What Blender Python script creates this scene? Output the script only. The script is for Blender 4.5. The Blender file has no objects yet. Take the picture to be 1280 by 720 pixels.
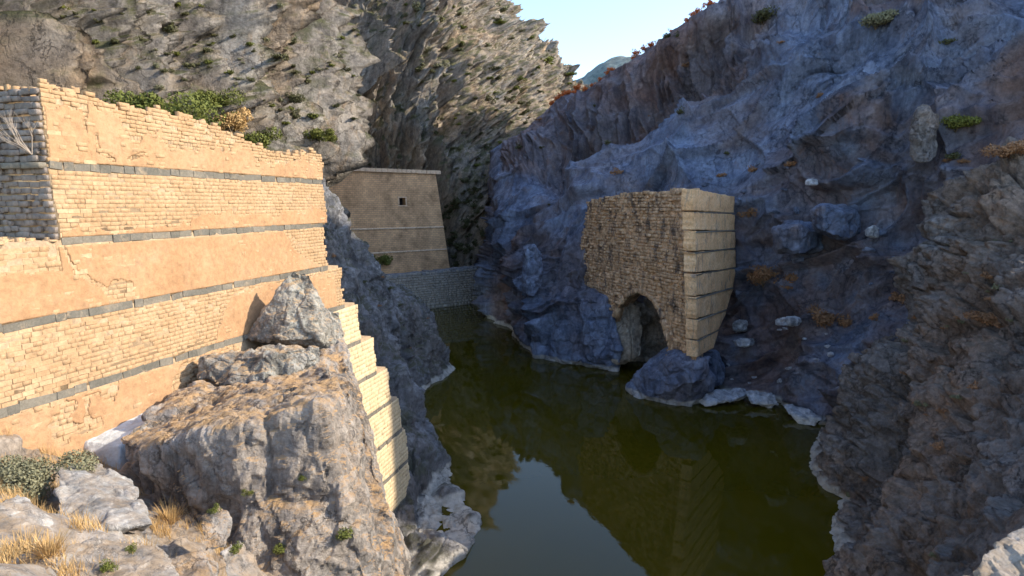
import bpy, bmesh, math, random
import numpy as np
from mathutils import Vector, Matrix

sc = bpy.context.scene
COL = sc.collection
R = math.radians
random.seed(7)
RNG = np.random.default_rng(11)

# ------------------------------------------------------------------ camera
CAMZ, PITCH, FPX = 20.0, R(8.0), 750.0
cd = bpy.data.cameras.new("camera")
cam = bpy.data.objects.new("camera", cd)
COL.objects.link(cam)
cam.location = (0, 0, CAMZ)
cam.rotation_euler = (R(90) - PITCH, 0, 0)
cd.sensor_width = 36.0
cd.lens = FPX / 1280 * 36
cd.clip_start = 0.1
cd.clip_end = 9000
sc.camera = cam
WATER = -8.0

# ------------------------------------------------------------------ light
SUN_AZ = R(0.0)            # measured from +X, negative = towards the camera side
SUN_EL = R(29.0)
S = Vector((math.cos(SUN_AZ) * math.cos(SUN_EL), math.sin(SUN_AZ) * math.cos(SUN_EL), math.sin(SUN_EL)))
ld = bpy.data.lights.new("sun", 'SUN')
ld.energy = 2.5
ld.angle = R(0.5)
ld.color = (1.0, 0.90, 0.74)
sun = bpy.data.objects.new("sun", ld)
COL.objects.link(sun)
sun.rotation_euler = S.to_track_quat('Z', 'Y').to_euler()
sun.location = (60, -10, 120)
w = bpy.data.worlds.new("World")
sc.world = w
w.use_nodes = True
wn = w.node_tree.nodes
bg = wn["Background"]
sky = wn.new("ShaderNodeTexSky")
sky.sky_type = 'NISHITA'
sky.sun_disc = False
sky.sun_elevation = SUN_EL
sky.sun_rotation = math.atan2(S.x, S.y)
sky.air_density = 1.0
sky.dust_density = 0.6
sky.ozone_density = 1.7
bg.inputs[1].default_value = 0.15
w.node_tree.links.new(sky.outputs[0], bg.inputs[0])
sc.view_settings.view_transform = 'Standard'
sc.view_settings.look = 'None'
sc.view_settings.exposure = 1.58
sc.view_settings.gamma = 1.0

# ------------------------------------------------------------------ helpers
CP, SP = math.cos(PITCH), math.sin(PITCH)
def at(px, py, Y):
    """the world point that lies Y metres ahead on the sight line of a photo pixel"""
    cx, cy = (px - 640) / FPX, (360 - py) / FPX
    d = (cx, CP + cy * SP, -SP + cy * CP)
    t = Y / d[1]
    return (d[0] * t, Y, CAMZ + d[2] * t)
def project(P):
    P = np.asarray(P, float)
    rel = P - np.array([0, 0, CAMZ])
    fw = rel[..., 1] * CP - rel[..., 2] * SP
    up = rel[..., 1] * SP + rel[..., 2] * CP
    return np.stack([640 + FPX * rel[..., 0] / fw, 360 - FPX * up / fw], -1)

def tag(o, label=None, cat=None, group=None, kind=None):
    if label: o['label'] = label
    if cat: o['category'] = cat
    if group: o['group'] = group
    if kind: o['kind'] = kind
    return o
def link(name, me, mat=None, parent=None):
    o = bpy.data.objects.new(name, me)
    COL.objects.link(o)
    if mat is not None and not me.materials: me.materials.append(mat)
    if parent is not None: o.parent = parent
    return o
def empty(name, loc):
    o = bpy.data.objects.new(name, None)
    o.empty_display_size = 0.3
    o.location = loc
    COL.objects.link(o)
    return o
def mesh_np(name, V, faces, smooth=False):
    V = np.asarray(V, np.float32).reshape(-1, 3)
    faces = np.asarray(faces, np.int32)
    k = faces.shape[1]
    me = bpy.data.meshes.new(name)
    me.vertices.add(len(V)); me.vertices.foreach_set("co", V.ravel())
    me.loops.add(faces.size); me.loops.foreach_set("vertex_index", faces.ravel())
    me.polygons.add(len(faces))
    me.polygons.foreach_set("loop_start", np.arange(0, faces.size, k, dtype=np.int32))
    if smooth: me.polygons.foreach_set("use_smooth", np.ones(len(faces), bool))
    me.update(calc_edges=True)
    me.validate()
    return me
def grid_faces(nv, nu):
    i = np.arange(nv * nu).reshape(nv, nu)
    return np.stack([i[:-1, :-1], i[:-1, 1:], i[1:, 1:], i[1:, :-1]], -1).reshape(-1, 4)
def add_attr(me, name, vals):
    a = me.attributes.new(name, 'FLOAT', 'POINT')
    a.data.foreach_set("value", np.asarray(vals, np.float32).ravel())

# ---- noise
def h32(ix, iy, iz, seed):
    h = (ix.astype(np.uint32) * np.uint32(374761393) + iy.astype(np.uint32) * np.uint32(668265263)
         + iz.astype(np.uint32) * np.uint32(2147483647 - 1640531) + np.uint32(seed * 1274126177 & 0xffffffff))
    h = (h ^ (h >> np.uint32(13))) * np.uint32(1274126177)
    h = (h ^ (h >> np.uint32(16))) * np.uint32(2246822519)
    return h ^ (h >> np.uint32(15))
def f01(h): return (h & np.uint32(0xffffff)).astype(np.float32) / np.float32(0xffffff)
def vnoise(p, seed=0):
    i = np.floor(p).astype(np.int64); f = (p - i).astype(np.float32)
    u = f * f * f * (f * (f * 6 - 15) + 10)
    r = 0
    for dx in (0, 1):
        wx = u[..., 0] if dx else 1 - u[..., 0]
        for dy in (0, 1):
            wy = u[..., 1] if dy else 1 - u[..., 1]
            for dz in (0, 1):
                wz = u[..., 2] if dz else 1 - u[..., 2]
                r = r + wx * wy * wz * f01(h32(i[..., 0] + dx, i[..., 1] + dy, i[..., 2] + dz, seed))
    return r * 2 - 1
def fbm(p, seed=0, oct=4, gain=.5, ridge=False):
    a, r, t = 1.0, 0, 0
    for k in range(oct):
        n = vnoise(p * (2.03 ** k) + 17.3 * k, seed + k)
        if ridge: n = 1 - 2 * np.abs(n)
        r = r + a * n; t += a; a *= gain
    return r / t
def worley(p, seed=0):
    b = np.floor(p - .5).astype(np.int64)
    sh = p.shape[:-1]
    F1 = np.full(sh, 9., np.float32); F2 = np.full(sh, 9., np.float32)
    ID = np.zeros(sh, np.uint32); D = np.zeros(p.shape, np.float32)
    for dx in (0, 1):
        for dy in (0, 1):
            for dz in (0, 1):
                ix, iy, iz = b[..., 0] + dx, b[..., 1] + dy, b[..., 2] + dz
                h = h32(ix, iy, iz, seed)
                s = np.stack([ix + .15 + .7 * f01(h), iy + .15 + .7 * f01(h * np.uint32(2654435761) >> np.uint32(3)),
                              iz + .15 + .7 * f01(h * np.uint32(40503 * 65537) >> np.uint32(5))], -1)
                dv = (p - s).astype(np.float32)
                d = np.sqrt((dv ** 2).sum(-1))
                c = d < F1
                F2 = np.where(c, F1, np.minimum(F2, d))
                F1 = np.where(c, d, F1); ID = np.where(c, h, ID); D = np.where(c[..., None], dv, D)
    return F1, F2, ID, D
def facets(p, L, seed, stretch=(1, 1, 1), tilt=.9, crack=.25, warp=.25, k=13.0):
    """blocky rock relief: tilted planes, one per cell, blended over a narrow seam"""
    q = p / (L * np.asarray(stretch))
    q = q + warp * np.stack([vnoise(q * 1.7, seed + 91), vnoise(q * 1.7 + 31, seed + 92), vnoise(q * 1.7 + 67, seed + 93)], -1)
    q = q.astype(np.float32)
    b = np.floor(q - .5).astype(np.int64)
    ds, vs, cs = [], [], []
    for dx in (0, 1):
        for dy in (0, 1):
            for dz in (0, 1):
                ix, iy, iz = b[..., 0] + dx, b[..., 1] + dy, b[..., 2] + dz
                h = h32(ix, iy, iz, seed)
                dv = [q[..., 0] - (ix + .15 + .7 * f01(h)), q[..., 1] - (iy + .15 + .7 * f01(h * np.uint32(2654435761) >> np.uint32(3))),
                      q[..., 2] - (iz + .15 + .7 * f01(h * np.uint32(2654402561) >> np.uint32(5)))]
                r = [f01(h * np.uint32(m) >> np.uint32(4)) - .5 for m in (2246822519, 3266489917, 668265263, 374761393)]
                ds.append(np.sqrt(dv[0] ** 2 + dv[1] ** 2 + dv[2] ** 2))
                vs.append(r[0] + tilt * 2 * (dv[0] * r[1] + dv[1] * r[2] + dv[2] * r[3])); cs.append(r[0] + .5)
    D = np.stack(ds); srt = np.partition(D, 1, axis=0)
    w_ = np.exp(-k * (D - srt[0])); w_ /= w_.sum(0)
    v = (w_ * np.stack(vs)).sum(0); c = (w_ * np.stack(cs)).sum(0)
    e = np.clip((srt[1] - srt[0]) / .14, 0, 1)
    return v - crack * (1 - e * e * (3 - 2 * e)), c
def domes(p, L, seed, stretch=(1, 1, 1)):
    q = p / (L * np.asarray(stretch))
    q = q + .3 * np.stack([vnoise(q * 1.3, seed + 91), vnoise(q * 1.3 + 31, seed + 92), vnoise(q * 1.3 + 67, seed + 93)], -1)
    F1, F2, ID, D = worley(q, seed)
    return .45 - F1 * F1 * 1.3 + .4 * (f01(ID) - .5), f01(ID)

# ---- lofted terrain
def cr(A, n):
    """Catmull-Rom resampling of A along axis 0 to n samples"""
    A = np.asarray(A, float)
    A = np.concatenate([2 * A[:1] - A[1:2], A, 2 * A[-1:] - A[-2:-1]])
    t = np.linspace(0, A.shape[0] - 3 - 1e-6, n)
    i = t.astype(int); f = (t - i).reshape(-1, *([1] * (A.ndim - 1)))
    a, b, c, d = A[i], A[i + 1], A[i + 2], A[i + 3]
    return .5 * (2 * b + (c - a) * f + (2 * a - 5 * b + 4 * c - d) * f * f + (3 * b - a - 3 * c + d) * f ** 3)
def loft(ctrl, nu, nv):
    P = cr(np.asarray(ctrl, float), nv)
    return cr(P.transpose(1, 0, 2), nu).transpose(1, 0, 2)
def normals(P, flip, soft=0):
    du = np.gradient(P, axis=1); dv = np.gradient(P, axis=0)
    n = np.cross(du, dv)
    n /= np.linalg.norm(n, axis=-1, keepdims=True) + 1e-9
    for ax, r_ in ((0, soft), (1, soft), (0, soft), (1, soft)):      # average over a wide window: no folds where the sheet bends
        if not r_: continue
        m = np.moveaxis(n, ax, 0)
        m = np.concatenate([np.repeat(m[:1], r_, 0), m, np.repeat(m[-1:], r_, 0)])
        c_ = np.cumsum(np.concatenate([np.zeros_like(m[:1]), m]), 0)
        n = np.moveaxis((c_[2 * r_ + 1:] - c_[:-2 * r_ - 1]) / (2 * r_ + 1), 0, ax)
    n = n / (np.linalg.norm(n, axis=-1, keepdims=True) + 1e-9)
    return -n if flip else n
def terrain(name, P, mat, cell, smooth=False, **kw):
    me = mesh_np(name, P, grid_faces(*P.shape[:2]), smooth)
    add_attr(me, "cell", cell)
    return tag(link(name, me, mat), kind='structure', **kw)
def spot(P, px, py, maxd=6):
    """the nearest-to-camera point of the surface P seen at a photo pixel"""
    Q = P.reshape(-1, 3)
    pr = project(Q)
    d = np.hypot(pr[:, 0] - px, pr[:, 1] - py)
    ok = (d < maxd) & (Q[:, 1] > 1)
    if not ok.any(): return Q[np.argmin(np.where(Q[:, 1] > 1, d, 1e9))]
    idx = np.where(ok)[0]
    return Q[idx[np.argmin(Q[idx, 1])]]

# ------------------------------------------------------------------ materials
class NT:
    def __init__(s, name):
        s.m = bpy.data.materials.new(name); s.m.use_nodes = True
        s.t = s.m.node_tree; s.t.nodes.clear()
        s.out = s.t.nodes.new("ShaderNodeOutputMaterial")
        s.b = s.t.nodes.new("ShaderNodeBsdfPrincipled")
        s.t.links.new(s.b.outputs[0], s.out.inputs[0])
        s.b.inputs['Specular IOR Level'].default_value = .25
    def set(s, sock, v):
        if isinstance(v, bpy.types.NodeSocket): s.t.links.new(v, sock)
        elif isinstance(v, (tuple, list)) and len(v) == 3 and sock.type == 'RGBA': sock.default_value = (*v, 1)
        else: sock.default_value = v
    def bsdf(s, **k):
        for a, v in k.items(): s.set(s.b.inputs[a.replace('_', ' ')], v)
    def pos(s): return s.t.nodes.new("ShaderNodeNewGeometry").outputs['Position']
    def normal(s): return s.t.nodes.new("ShaderNodeNewGeometry").outputs['Normal']
    def objco(s): return s.t.nodes.new("ShaderNodeTexCoord").outputs['Object']
    def rand(s): return s.t.nodes.new("ShaderNodeObjectInfo").outputs['Random']
    def attr(s, n):
        a = s.t.nodes.new("ShaderNodeAttribute"); a.attribute_name = n; return a.outputs['Fac']
    def scale(s, v, sc_):
        n = s.t.nodes.new("ShaderNodeVectorMath"); n.operation = 'MULTIPLY'
        s.set(n.inputs[0], v); n.inputs[1].default_value = sc_; return n.outputs[0]
    def noise(s, v, scale, detail=6, rough=.55, dist=0.0):
        n = s.t.nodes.new("ShaderNodeTexNoise"); s.set(n.inputs['Vector'], v)
        n.inputs['Scale'].default_value = scale; n.inputs['Detail'].default_value = detail
        n.inputs['Roughness'].default_value = rough; n.inputs['Distortion'].default_value = dist
        return n.outputs[0]
    def voro(s, v, scale, feature='DISTANCE_TO_EDGE', out=0):
        n = s.t.nodes.new("ShaderNodeTexVoronoi"); n.feature = feature
        s.set(n.inputs['Vector'], v); n.inputs['Scale'].default_value = scale
        return n.outputs[out]
    def ramp(s, v, stops, interp='LINEAR'):
        n = s.t.nodes.new("ShaderNodeValToRGB"); n.color_ramp.interpolation = interp
        e = n.color_ramp.elements
        while len(e) < len(stops): e.new(.5)
        for k, (p, c) in enumerate(stops):
            e[k].position = p
            e[k].color = (*c, 1) if isinstance(c, (tuple, list)) else (c, c, c, 1)
        s.set(n.inputs[0], v); return n.outputs[0]
    def mix(s, f, a, b, mode='MIX'):
        n = s.t.nodes.new("ShaderNodeMix"); n.data_type = 'RGBA'; n.blend_type = mode
        s.set(n.inputs[0], f); s.set(n.inputs[6], a); s.set(n.inputs[7], b); return n.outputs[2]
    def math(s, op, a, b=0.0, c=0.0, clamp=False):
        n = s.t.nodes.new("ShaderNodeMath"); n.operation = op; n.use_clamp = clamp
        s.set(n.inputs[0], a); s.set(n.inputs[1], b); s.set(n.inputs[2], c); return n.outputs[0]
    def mapr(s, v, a, b, c=0.0, d=1.0):
        n = s.t.nodes.new("ShaderNodeMapRange"); s.set(n.inputs[0], v)
        for k, x in enumerate((a, b, c, d)): n.inputs[k + 1].default_value = x
        return n.outputs[0]
    def xyz(s, v):
        n = s.t.nodes.new("ShaderNodeSeparateXYZ"); s.set(n.inputs[0], v); return n.outputs
    def bump(s, h, strength=.5, dist=.1, prev=None):
        n = s.t.nodes.new("ShaderNodeBump"); s.set(n.inputs['Height'], h)
        n.inputs['Strength'].default_value = strength; n.inputs['Distance'].default_value = dist
        if prev is not None: s.set(n.inputs['Normal'], prev)
        return n.outputs[0]

def rock_mat(name, base, dark, warm, pale, k=1.0, warm_amt=.5, dark_amt=.5, soil=None, soil_amt=.6, soil_lim=(.45, .85), ring=True, tone=None, fine_c=(.42, 1.6),
             streak=True, green=None, bump=1.0, stretch=(1, 1, .45)):
    """weathered rock; k scales the pattern (bigger = finer)"""
    t = NT(name)
    p = t.pos(); ps = t.scale(p, stretch)
    big = t.noise(p, .06 * k, 5, .6, .6)
    mid = t.noise(ps, .28 * k, 8, .66, .8)
    fine = t.noise(p, 1.7 * k, 10, .72)
    c = t.mix(t.ramp(mid, [(.36, 0.), (.62, 1.)]), base, pale)
    c = t.mix(t.math('MULTIPLY', t.ramp(big, [(.45, 0.), (.62, 1.)]), warm_amt), c, warm)
    w2 = t.noise(ps, .5 * k, 7, .7, 1.2)
    c = t.mix(t.math('MULTIPLY', t.ramp(w2, [(.55, 0.), (.68, 1.)]), warm_amt), c, warm)
    d2 = t.noise(t.scale(p, (1, 1, .22)) if streak else p, .42 * k, 9, .72, .7)
    c = t.mix(t.math('MULTIPLY', t.ramp(d2, [(.5, 0.), (.66, 1.)]), dark_amt), c, dark)
    c = t.mix(1.0, c, t.ramp(t.attr("cell"), [(.1, .6), (.5, 1.), (.9, 1.35)]), 'MULTIPLY')
    c = t.mix(1.0, c, t.ramp(fine, [(.28, fine_c[0]), (.5, 1.), (.74, fine_c[1])]), 'MULTIPLY')
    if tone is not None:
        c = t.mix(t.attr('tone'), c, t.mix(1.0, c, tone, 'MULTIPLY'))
    nz = t.xyz(t.normal())[2]
    if soil is not None:
        f = t.math('MULTIPLY', t.mapr(nz, *soil_lim), t.ramp(t.noise(p, .9 * k, 6, .7), [(.38, 0.), (.58, 1.)]))
        c = t.mix(t.math('MULTIPLY', f, soil_amt), c, soil)
    if green is not None:
        f = t.math('MULTIPLY', t.mapr(nz, .2, .6), t.ramp(t.noise(p, .35 * k, 9, .75), [(.46, 0.), (.56, .85)]))
        c = t.mix(f, c, green)
    if ring:   # pale mineral crust left by the falling water level
        z = t.xyz(p)[2]
        zz = t.math('ADD', z, t.math('MULTIPLY', t.noise(p, .5, 4), -1.1))
        f = t.mapr(zz, WATER + .35, WATER + .05)
        f = t.math('MULTIPLY', f, t.ramp(t.noise(p, 1.2, 5, .6), [(.3, .35), (.6, .9)]))
        c = t.mix(f, c, (.62, .56, .48))
    # fissures: warped cell borders at two sizes, open only here and there
    wv = t.t.nodes.new("ShaderNodeVectorMath"); wv.operation = 'MULTIPLY_ADD'
    nz3 = t.t.nodes.new("ShaderNodeTexNoise"); t.set(nz3.inputs['Vector'], p)
    nz3.inputs['Scale'].default_value = 1.1 * k; nz3.inputs['Detail'].default_value = 6; nz3.inputs['Roughness'].default_value = .65
    t.set(wv.inputs[0], nz3.outputs['Color']); wv.inputs[1].default_value = (2.4 / k,) * 3; t.set(wv.inputs[2], p)
    pw = t.scale(wv.outputs[0], (1, 1, .55))
    v1 = t.ramp(t.voro(pw, .30 * k), [(0., 0.), (.022, 1.)])
    v1 = t.mix(t.ramp(t.noise(p, .21 * k, 4), [(.46, 0.), (.58, 1.)]), v1, (1, 1, 1))
    v2 = t.ramp(t.voro(pw, 1.05 * k), [(0., 0.), (.03, 1.)])
    gate = t.ramp(t.noise(p, .45 * k, 4), [(.38, 0.), (.5, 1.)])
    v2 = t.mix(gate, v2, (1, 1, 1))
    cr_v = t.mix(1.0, v1, v2, 'MULTIPLY')
    c = t.mix(cr_v, t.mix(.6, c, dark), c)
    t.bsdf(Base_Color=c, Roughness=.88)
    hsum = t.math('ADD', t.math('MULTIPLY', cr_v, .2), t.noise(p, 2.6 * k, 14, .74))
    t.bsdf(Normal=t.bump(hsum, .95 * bump, .3 / k))
    return t.m

M_LCLIFF = rock_mat("sunlit_cliff_rock", (.27, .235, .205), (.075, .068, .066), (.42, .27, .145), (.37, .33, .285), k=.55,
                    warm_amt=.55, dark_amt=.8, soil=(.28, .21, .12), green=(.075, .08, .03), bump=1.3)
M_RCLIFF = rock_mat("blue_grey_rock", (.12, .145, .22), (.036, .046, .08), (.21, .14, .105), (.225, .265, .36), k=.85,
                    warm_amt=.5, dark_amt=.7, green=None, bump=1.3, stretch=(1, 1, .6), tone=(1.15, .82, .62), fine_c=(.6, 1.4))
M_RNEAR = rock_mat("dark_brown_rock", (.155, .135, .125), (.048, .044, .044), (.27, .16, .09), (.25, .225, .215), k=1.2,
                   warm_amt=.5, dark_amt=.55, soil=(.16, .12, .07), soil_amt=.35, bump=1.5, stretch=(1, 1, .8))
M_LBANK = rock_mat("grey_bank_rock", (.135, .13, .135), (.055, .054, .06), (.19, .14, .095), (.215, .21, .215), k=.9,
                   warm_amt=.4, dark_amt=.6, green=(.075, .07, .04), bump=1.3)
M_BLOCK = rock_mat("limestone_block", (.255, .225, .20), (.055, .05, .048), (.34, .265, .195), (.345, .32, .295), k=1.4,
                  warm_amt=.4, dark_amt=.85, soil=(.50, .31, .15), soil_amt=.95, soil_lim=(.42, .7), ring=False, bump=1.1, stretch=(1, 1, .6))
M_BLOCKD = rock_mat("dark_patina_limestone", (.20, .185, .17), (.05, .048, .048), (.36, .30, .22), (.34, .33, .29), k=1.7,
                    warm_amt=.3, dark_amt=.8, soil=(.50, .32, .16), soil_amt=.85, ring=False, bump=1.1, stretch=(1, 1, .6))
M_GROUND = rock_mat("stony_ground", (.28, .255, .235), (.11, .10, .09), (.38, .27, .17), (.35, .335, .315), k=1.8,
                    warm_amt=.55, dark_amt=.35, soil=(.42, .28, .15), soil_amt=.55, ring=False, bump=.9, stretch=(1, 1, 1))
M_SMOOTH = rock_mat("smooth_grey_limestone", (.215, .205, .195), (.11, .105, .10), (.31, .24, .17), (.265, .255, .24), k=2.2,
                    warm_amt=.25, dark_amt=.3, soil=(.42, .28, .15), soil_amt=.3, ring=False, bump=.6, stretch=(1, 1, 1))
M_PALE = rock_mat("pale_shore_rock", (.36, .37, .42), (.16, .17, .2), (.36, .29, .22), (.46, .47, .5), k=1.0,
                  warm_amt=.3, dark_amt=.35, bump=.9)
M_APRON = rock_mat("whitish_lime_apron", (.46, .46, .44), (.30, .29, .27), (.50, .42, .32), (.54, .55, .54), k=2.0,
                   warm_amt=.4, dark_amt=.25, ring=False, bump=.4, stretch=(1, 1, 1), fine_c=(.75, 1.2))
M_ARCH = rock_mat("brown_cave_rock", (.26, .21, .165), (.10, .085, .07), (.36, .25, .15), (.38, .34, .29), k=.8,
                  warm_amt=.5, dark_amt=.5, bump=1.0)
M_FAR = rock_mat("far_mountain_slope", (.12, .155, .15), (.07, .095, .095), (.18, .17, .14), (.18, .20, .18), k=.08,
                 ring=False, warm_amt=.4, dark_amt=.6, bump=.5, stretch=(1, 1, 1))  # blue of distant air put into the slope colours in place of haze

def stone_mat(name, a, b, c_, k=1.0, dirt=(.12, .09, .06), dirt_amt=.35):
    t = NT(name)
    p = t.pos()
    r = t.rand()
    c = t.ramp(r, [(0., a), (.5, b), (1., c_)])
    c2 = t.ramp(t.noise(p, .7 * k, 5, .6), [(.3, a), (.5, b), (.72, c_)])
    c = t.mix(.55, c, c2)
    c = t.mix(t.math('MULTIPLY', t.ramp(t.noise(p, 1.1 * k, 9, .75, .6), [(.54, 0.), (.68, 1.)]), dirt_amt), c, dirt)
    c = t.mix(1.0, c, t.ramp(t.noise(p, 5.5 * k, 9, .72), [(.25, .66), (.5, 1.), (.75, 1.28)]), 'MULTIPLY')
    t.bsdf(Base_Color=c, Roughness=.9)
    t.bsdf(Normal=t.bump(t.noise(p, 9 * k, 10, .72), .7, .05 / k))
    return t.m
M_STONE = stone_mat("ochre_ashlar", (.37, .23, .12), (.435, .285, .16), (.50, .36, .22), k=1.0, dirt_amt=.3)
M_MORTAR = stone_mat("old_mortar", (.22, .145, .085), (.36, .25, .15), (.48, .35, .22), k=1.6, dirt_amt=.6)
M_PLASTER = stone_mat("ochre_render", (.335, .18, .088), (.39, .228, .118), (.44, .285, .165), k=.6, dirt=(.34, .22, .14), dirt_amt=.45)
M_CREAM = stone_mat("cream_ashlar", (.54, .40, .235), (.60, .46, .28), (.65, .52, .34), dirt_amt=.35)
M_SLAB = stone_mat("grey_slate_slab", (.10, .094, .078), (.15, .136, .112), (.23, .20, .155), k=1.6, dirt=(.36, .27, .18), dirt_amt=.75)
M_RUBBLE = stone_mat("grey_rubble", (.17, .14, .125), (.27, .225, .19), (.40, .33, .27), k=1.0, dirt=(.10, .085, .08), dirt_amt=.6)
M_PIERF = stone_mat("tan_pier_block", (.60, .42, .28), (.66, .47, .32), (.70, .53, .38), k=.6, dirt=(.25, .19, .16), dirt_amt=.5)
t = NT("stained_pier_render")
p = t.pos()
c = t.ramp(t.noise(p, .5, 5, .65), [(.3, (.64, .36, .18)), (.5, (.76, .46, .24)), (.7, (.80, .53, .31))])
c = t.mix(t.ramp(t.noise(t.scale(p, (1, 1, .3)), .8, 8, .7, 1.0), [(.52, 0.), (.64, .8)]), c, (.27, .21, .17))
c = t.mix(t.ramp(t.noise(t.scale(p, (1, 1, .4)), 1.7, 8, .7, .8), [(.6, 0.), (.7, .5)]), c, (.70, .62, .52))
c = t.mix(1., c, t.ramp(t.noise(p, 4, 9, .74), [(.28, .6), (.5, 1.), (.74, 1.3)]), 'MULTIPLY')
t.bsdf(Base_Color=c, Roughness=.9, Normal=t.bump(t.noise(p, 5, 10, .74), .8, .12))
M_TIER = t.m
M_WEIR = stone_mat("blue_grey_masonry", (.24, .215, .19), (.34, .31, .275), (.46, .43, .39), k=.8)

def leaf_mat(name, a, b):
    t = NT(name)
    c = t.mix(t.noise(t.objco(), 6.0, 3), a, b)
    c = t.mix(t.math('MULTIPLY', t.rand(), .6), c, b)
    t.bsdf(Base_Color=c, Roughness=.75)
    return t.m
M_GREEN = leaf_mat("green_leaves", (.075, .10, .02), (.15, .15, .03))
M_OLIVE = leaf_mat("olive_leaves", (.06, .07, .028), (.11, .10, .045))
M_GREY = leaf_mat("grey_green_leaves", (.13, .14, .07), (.22, .20, .12))
M_RED = leaf_mat("orange_red_leaves", (.48, .09, .02), (.62, .18, .05))
M_DRY = leaf_mat("dry_grass", (.42, .26, .10), (.55, .36, .16))
M_RUST = leaf_mat("rust_bracken", (.24, .11, .05), (.34, .19, .10))
M_TWIG = leaf_mat("bare_twigs", (.34, .27, .21), (.44, .36, .29))
M_BARK = leaf_mat("stem_bark", (.11, .08, .05), (.16, .12, .08))

# ------------------------------------------------------------------ ground, water, far hills
g = mesh_np("ground", [(-590, -190, -16), (890, -190, -16), (890, 1690, -16), (-590, 1690, -16)], [(0, 1, 2, 3)])
tag(link("ground", g, M_FAR), kind='structure')

t = NT("reservoir_water")
p = t.pos()
t.bsdf(Base_Color=t.ramp(t.noise(p, .05, 3), [(.35, (.046, .036, .002)), (.65, (.060, .045, .002))]), Roughness=.02, IOR=1.333)
t.b.inputs['Specular IOR Level'].default_value = .5
t.bsdf(Normal=t.bump(t.noise(t.scale(p, (1, .6, 1)), .8, 4, .55), .05, .1))
wm = mesh_np("water", [(-75, -30, WATER), (110, -30, WATER), (110, 300, WATER), (-75, 300, WATER)], [(0, 1, 2, 3)])
tag(link("water", wm, t.m), kind='structure')

xs = np.linspace(-480, 800, 240); ys = np.linspace(660, 1600, 90)
X, Yy = np.meshgrid(xs, ys)
P = np.stack([X, Yy, np.zeros_like(X)], -1)
rid = np.exp(-((Yy - 1000) / 220) ** 2)
crest = 238 + 4 * np.sin((X - 130) / 22.) + 34 * np.exp(-((X - 205) / 70.) ** 2) + 8 * np.exp(-((X - 135) / 25.) ** 2)
P[..., 2] = -16 + rid * crest * (1 + .08 * fbm(P / 90, 3, 5)) + 7 * fbm(P / 32, 9, 5)
terrain("far_hills", P, M_FAR, np.full(X.shape, .5), smooth=True)

# ------------------------------------------------------------------ left mountain side (sunlit)
def table(cols):
    return np.array([[at(px, py, Y) if not isinstance(px, tuple) else px for (px, py, Y) in c] for c in cols]).transpose(1, 0, 2)
py0 = (345, 200, 120, 60, 0, -120, -260)
def col(px, Ys, pys=py0): return [(px, a, b) for a, b in zip(pys, Ys)]
C = [col(-420, (30, 32, 33, 35, 37, 42, 52)),
     col(-200, (40, 42, 44, 46, 48, 54, 66)), col(0, (53, 55, 57, 59, 62, 69, 82)), col(130, (69, 72, 75, 78, 81, 90, 106)),
     col(260, (93, 97, 101, 105, 109, 121, 142)), col(310, (118, 122, 126, 131, 136, 151, 175)), col(355, (160, 162, 165, 170, 175, 192, 222)),
     col(400, (182, 186, 191, 197, 203, 222, 255)),
     col(500, (192, 199, 208, 220, 234, 268, 320)),
     col(560, (200, 214, 236, 266, 300, 330, 420), (345, 230, 150, 70, 0, -45, -30)),
     col(600, (208, 228, 262, 305, 360, 400, 480), (345, 240, 168, 98, 40, 28, 60)),
     col(640, (240, 262, 300, 350, 410, 440, 540), (345, 250, 190, 125, 70, 64, 110)),
     col(680, (290, 320, 370, 420, 470, 490, 580), (345, 260, 205, 150, 104, 98, 140)),
     col(715, (340, 370, 410, 450, 490, 510, 600), (345, 260, 215, 168, 130, 124, 165)),
     col(760, (400, 430, 460, 490, 520, 540, 620), (345, 270, 220, 180, 150, 146, 190))]
P = loft(table(C), 1250, 520)
n = normals(P, True, 40)
U_ = np.linspace(0, 1, 1250)[None, :]
# surface coordinates (metres along the cliff, metres up it) so that crags and gullies run up the slope
def gully(q, L, seed, width=.1):
    """narrow cuts that wander along the zero lines of a noise field"""
    v = vnoise(q / np.asarray(L, float), seed) + .35 * vnoise(q / (np.asarray(L, float) * .4), seed + 1)
    return -np.clip(1 - np.abs(v) / width, 0, 1) ** .7
def arc(P_):
    du = np.linalg.norm(np.diff(P_, axis=1), axis=2).mean(0); dv = np.linalg.norm(np.diff(P_, axis=0), axis=2)
    su = np.concatenate([[0], np.cumsum(du)])[None, :] + 0 * P_[..., 0]
    sv = np.concatenate([0 * P_[:1, :, 0], np.cumsum(dv, 0)], 0)
    return np.stack([su, sv, .15 * su], -1)
Q2 = arc(P)
a0, c0 = facets(Q2, 34, 6, (1, 1.5, 1), 1.0, .1, k=9)
a1, c1 = facets(Q2, 15, 1, (1, 4.2, 1), 1.0, .4)
a2, c2 = facets(Q2, 6.2, 2, (1, 4.0, 1), 1.0, .5)
a3, c3 = facets(Q2, 2.6, 3, (1, 2.6, 1), .9, .4)
saw = (P[..., 2] / 12 + 1.4 * fbm(P / 24, 5, 3) + P[..., 1] / 90) % 1.0
led = np.where(saw < .8, saw / .8, (1 - saw) / .2)
far = np.clip(P[..., 1] / 130, .7, 1.15) * np.clip(1.35 - .75 * U_, .45, 1.0)
colm = fbm(Q2 / np.array([8., 34., 8.]), 23, 4, .55, True)
but = facets(Q2, 9, 8, (1, 6, 1), 1.1, .5, k=12)[0]
nearw = np.clip((125 - P[..., 1]) / 45, 0, 1)
but2 = facets(Q2, 4.2, 9, (1, 4.5, 1), 1.1, .6, k=11)[0]; a4 = facets(Q2, 1.5, 10, (1, 3., 1), 1., .4)[0]
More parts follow.
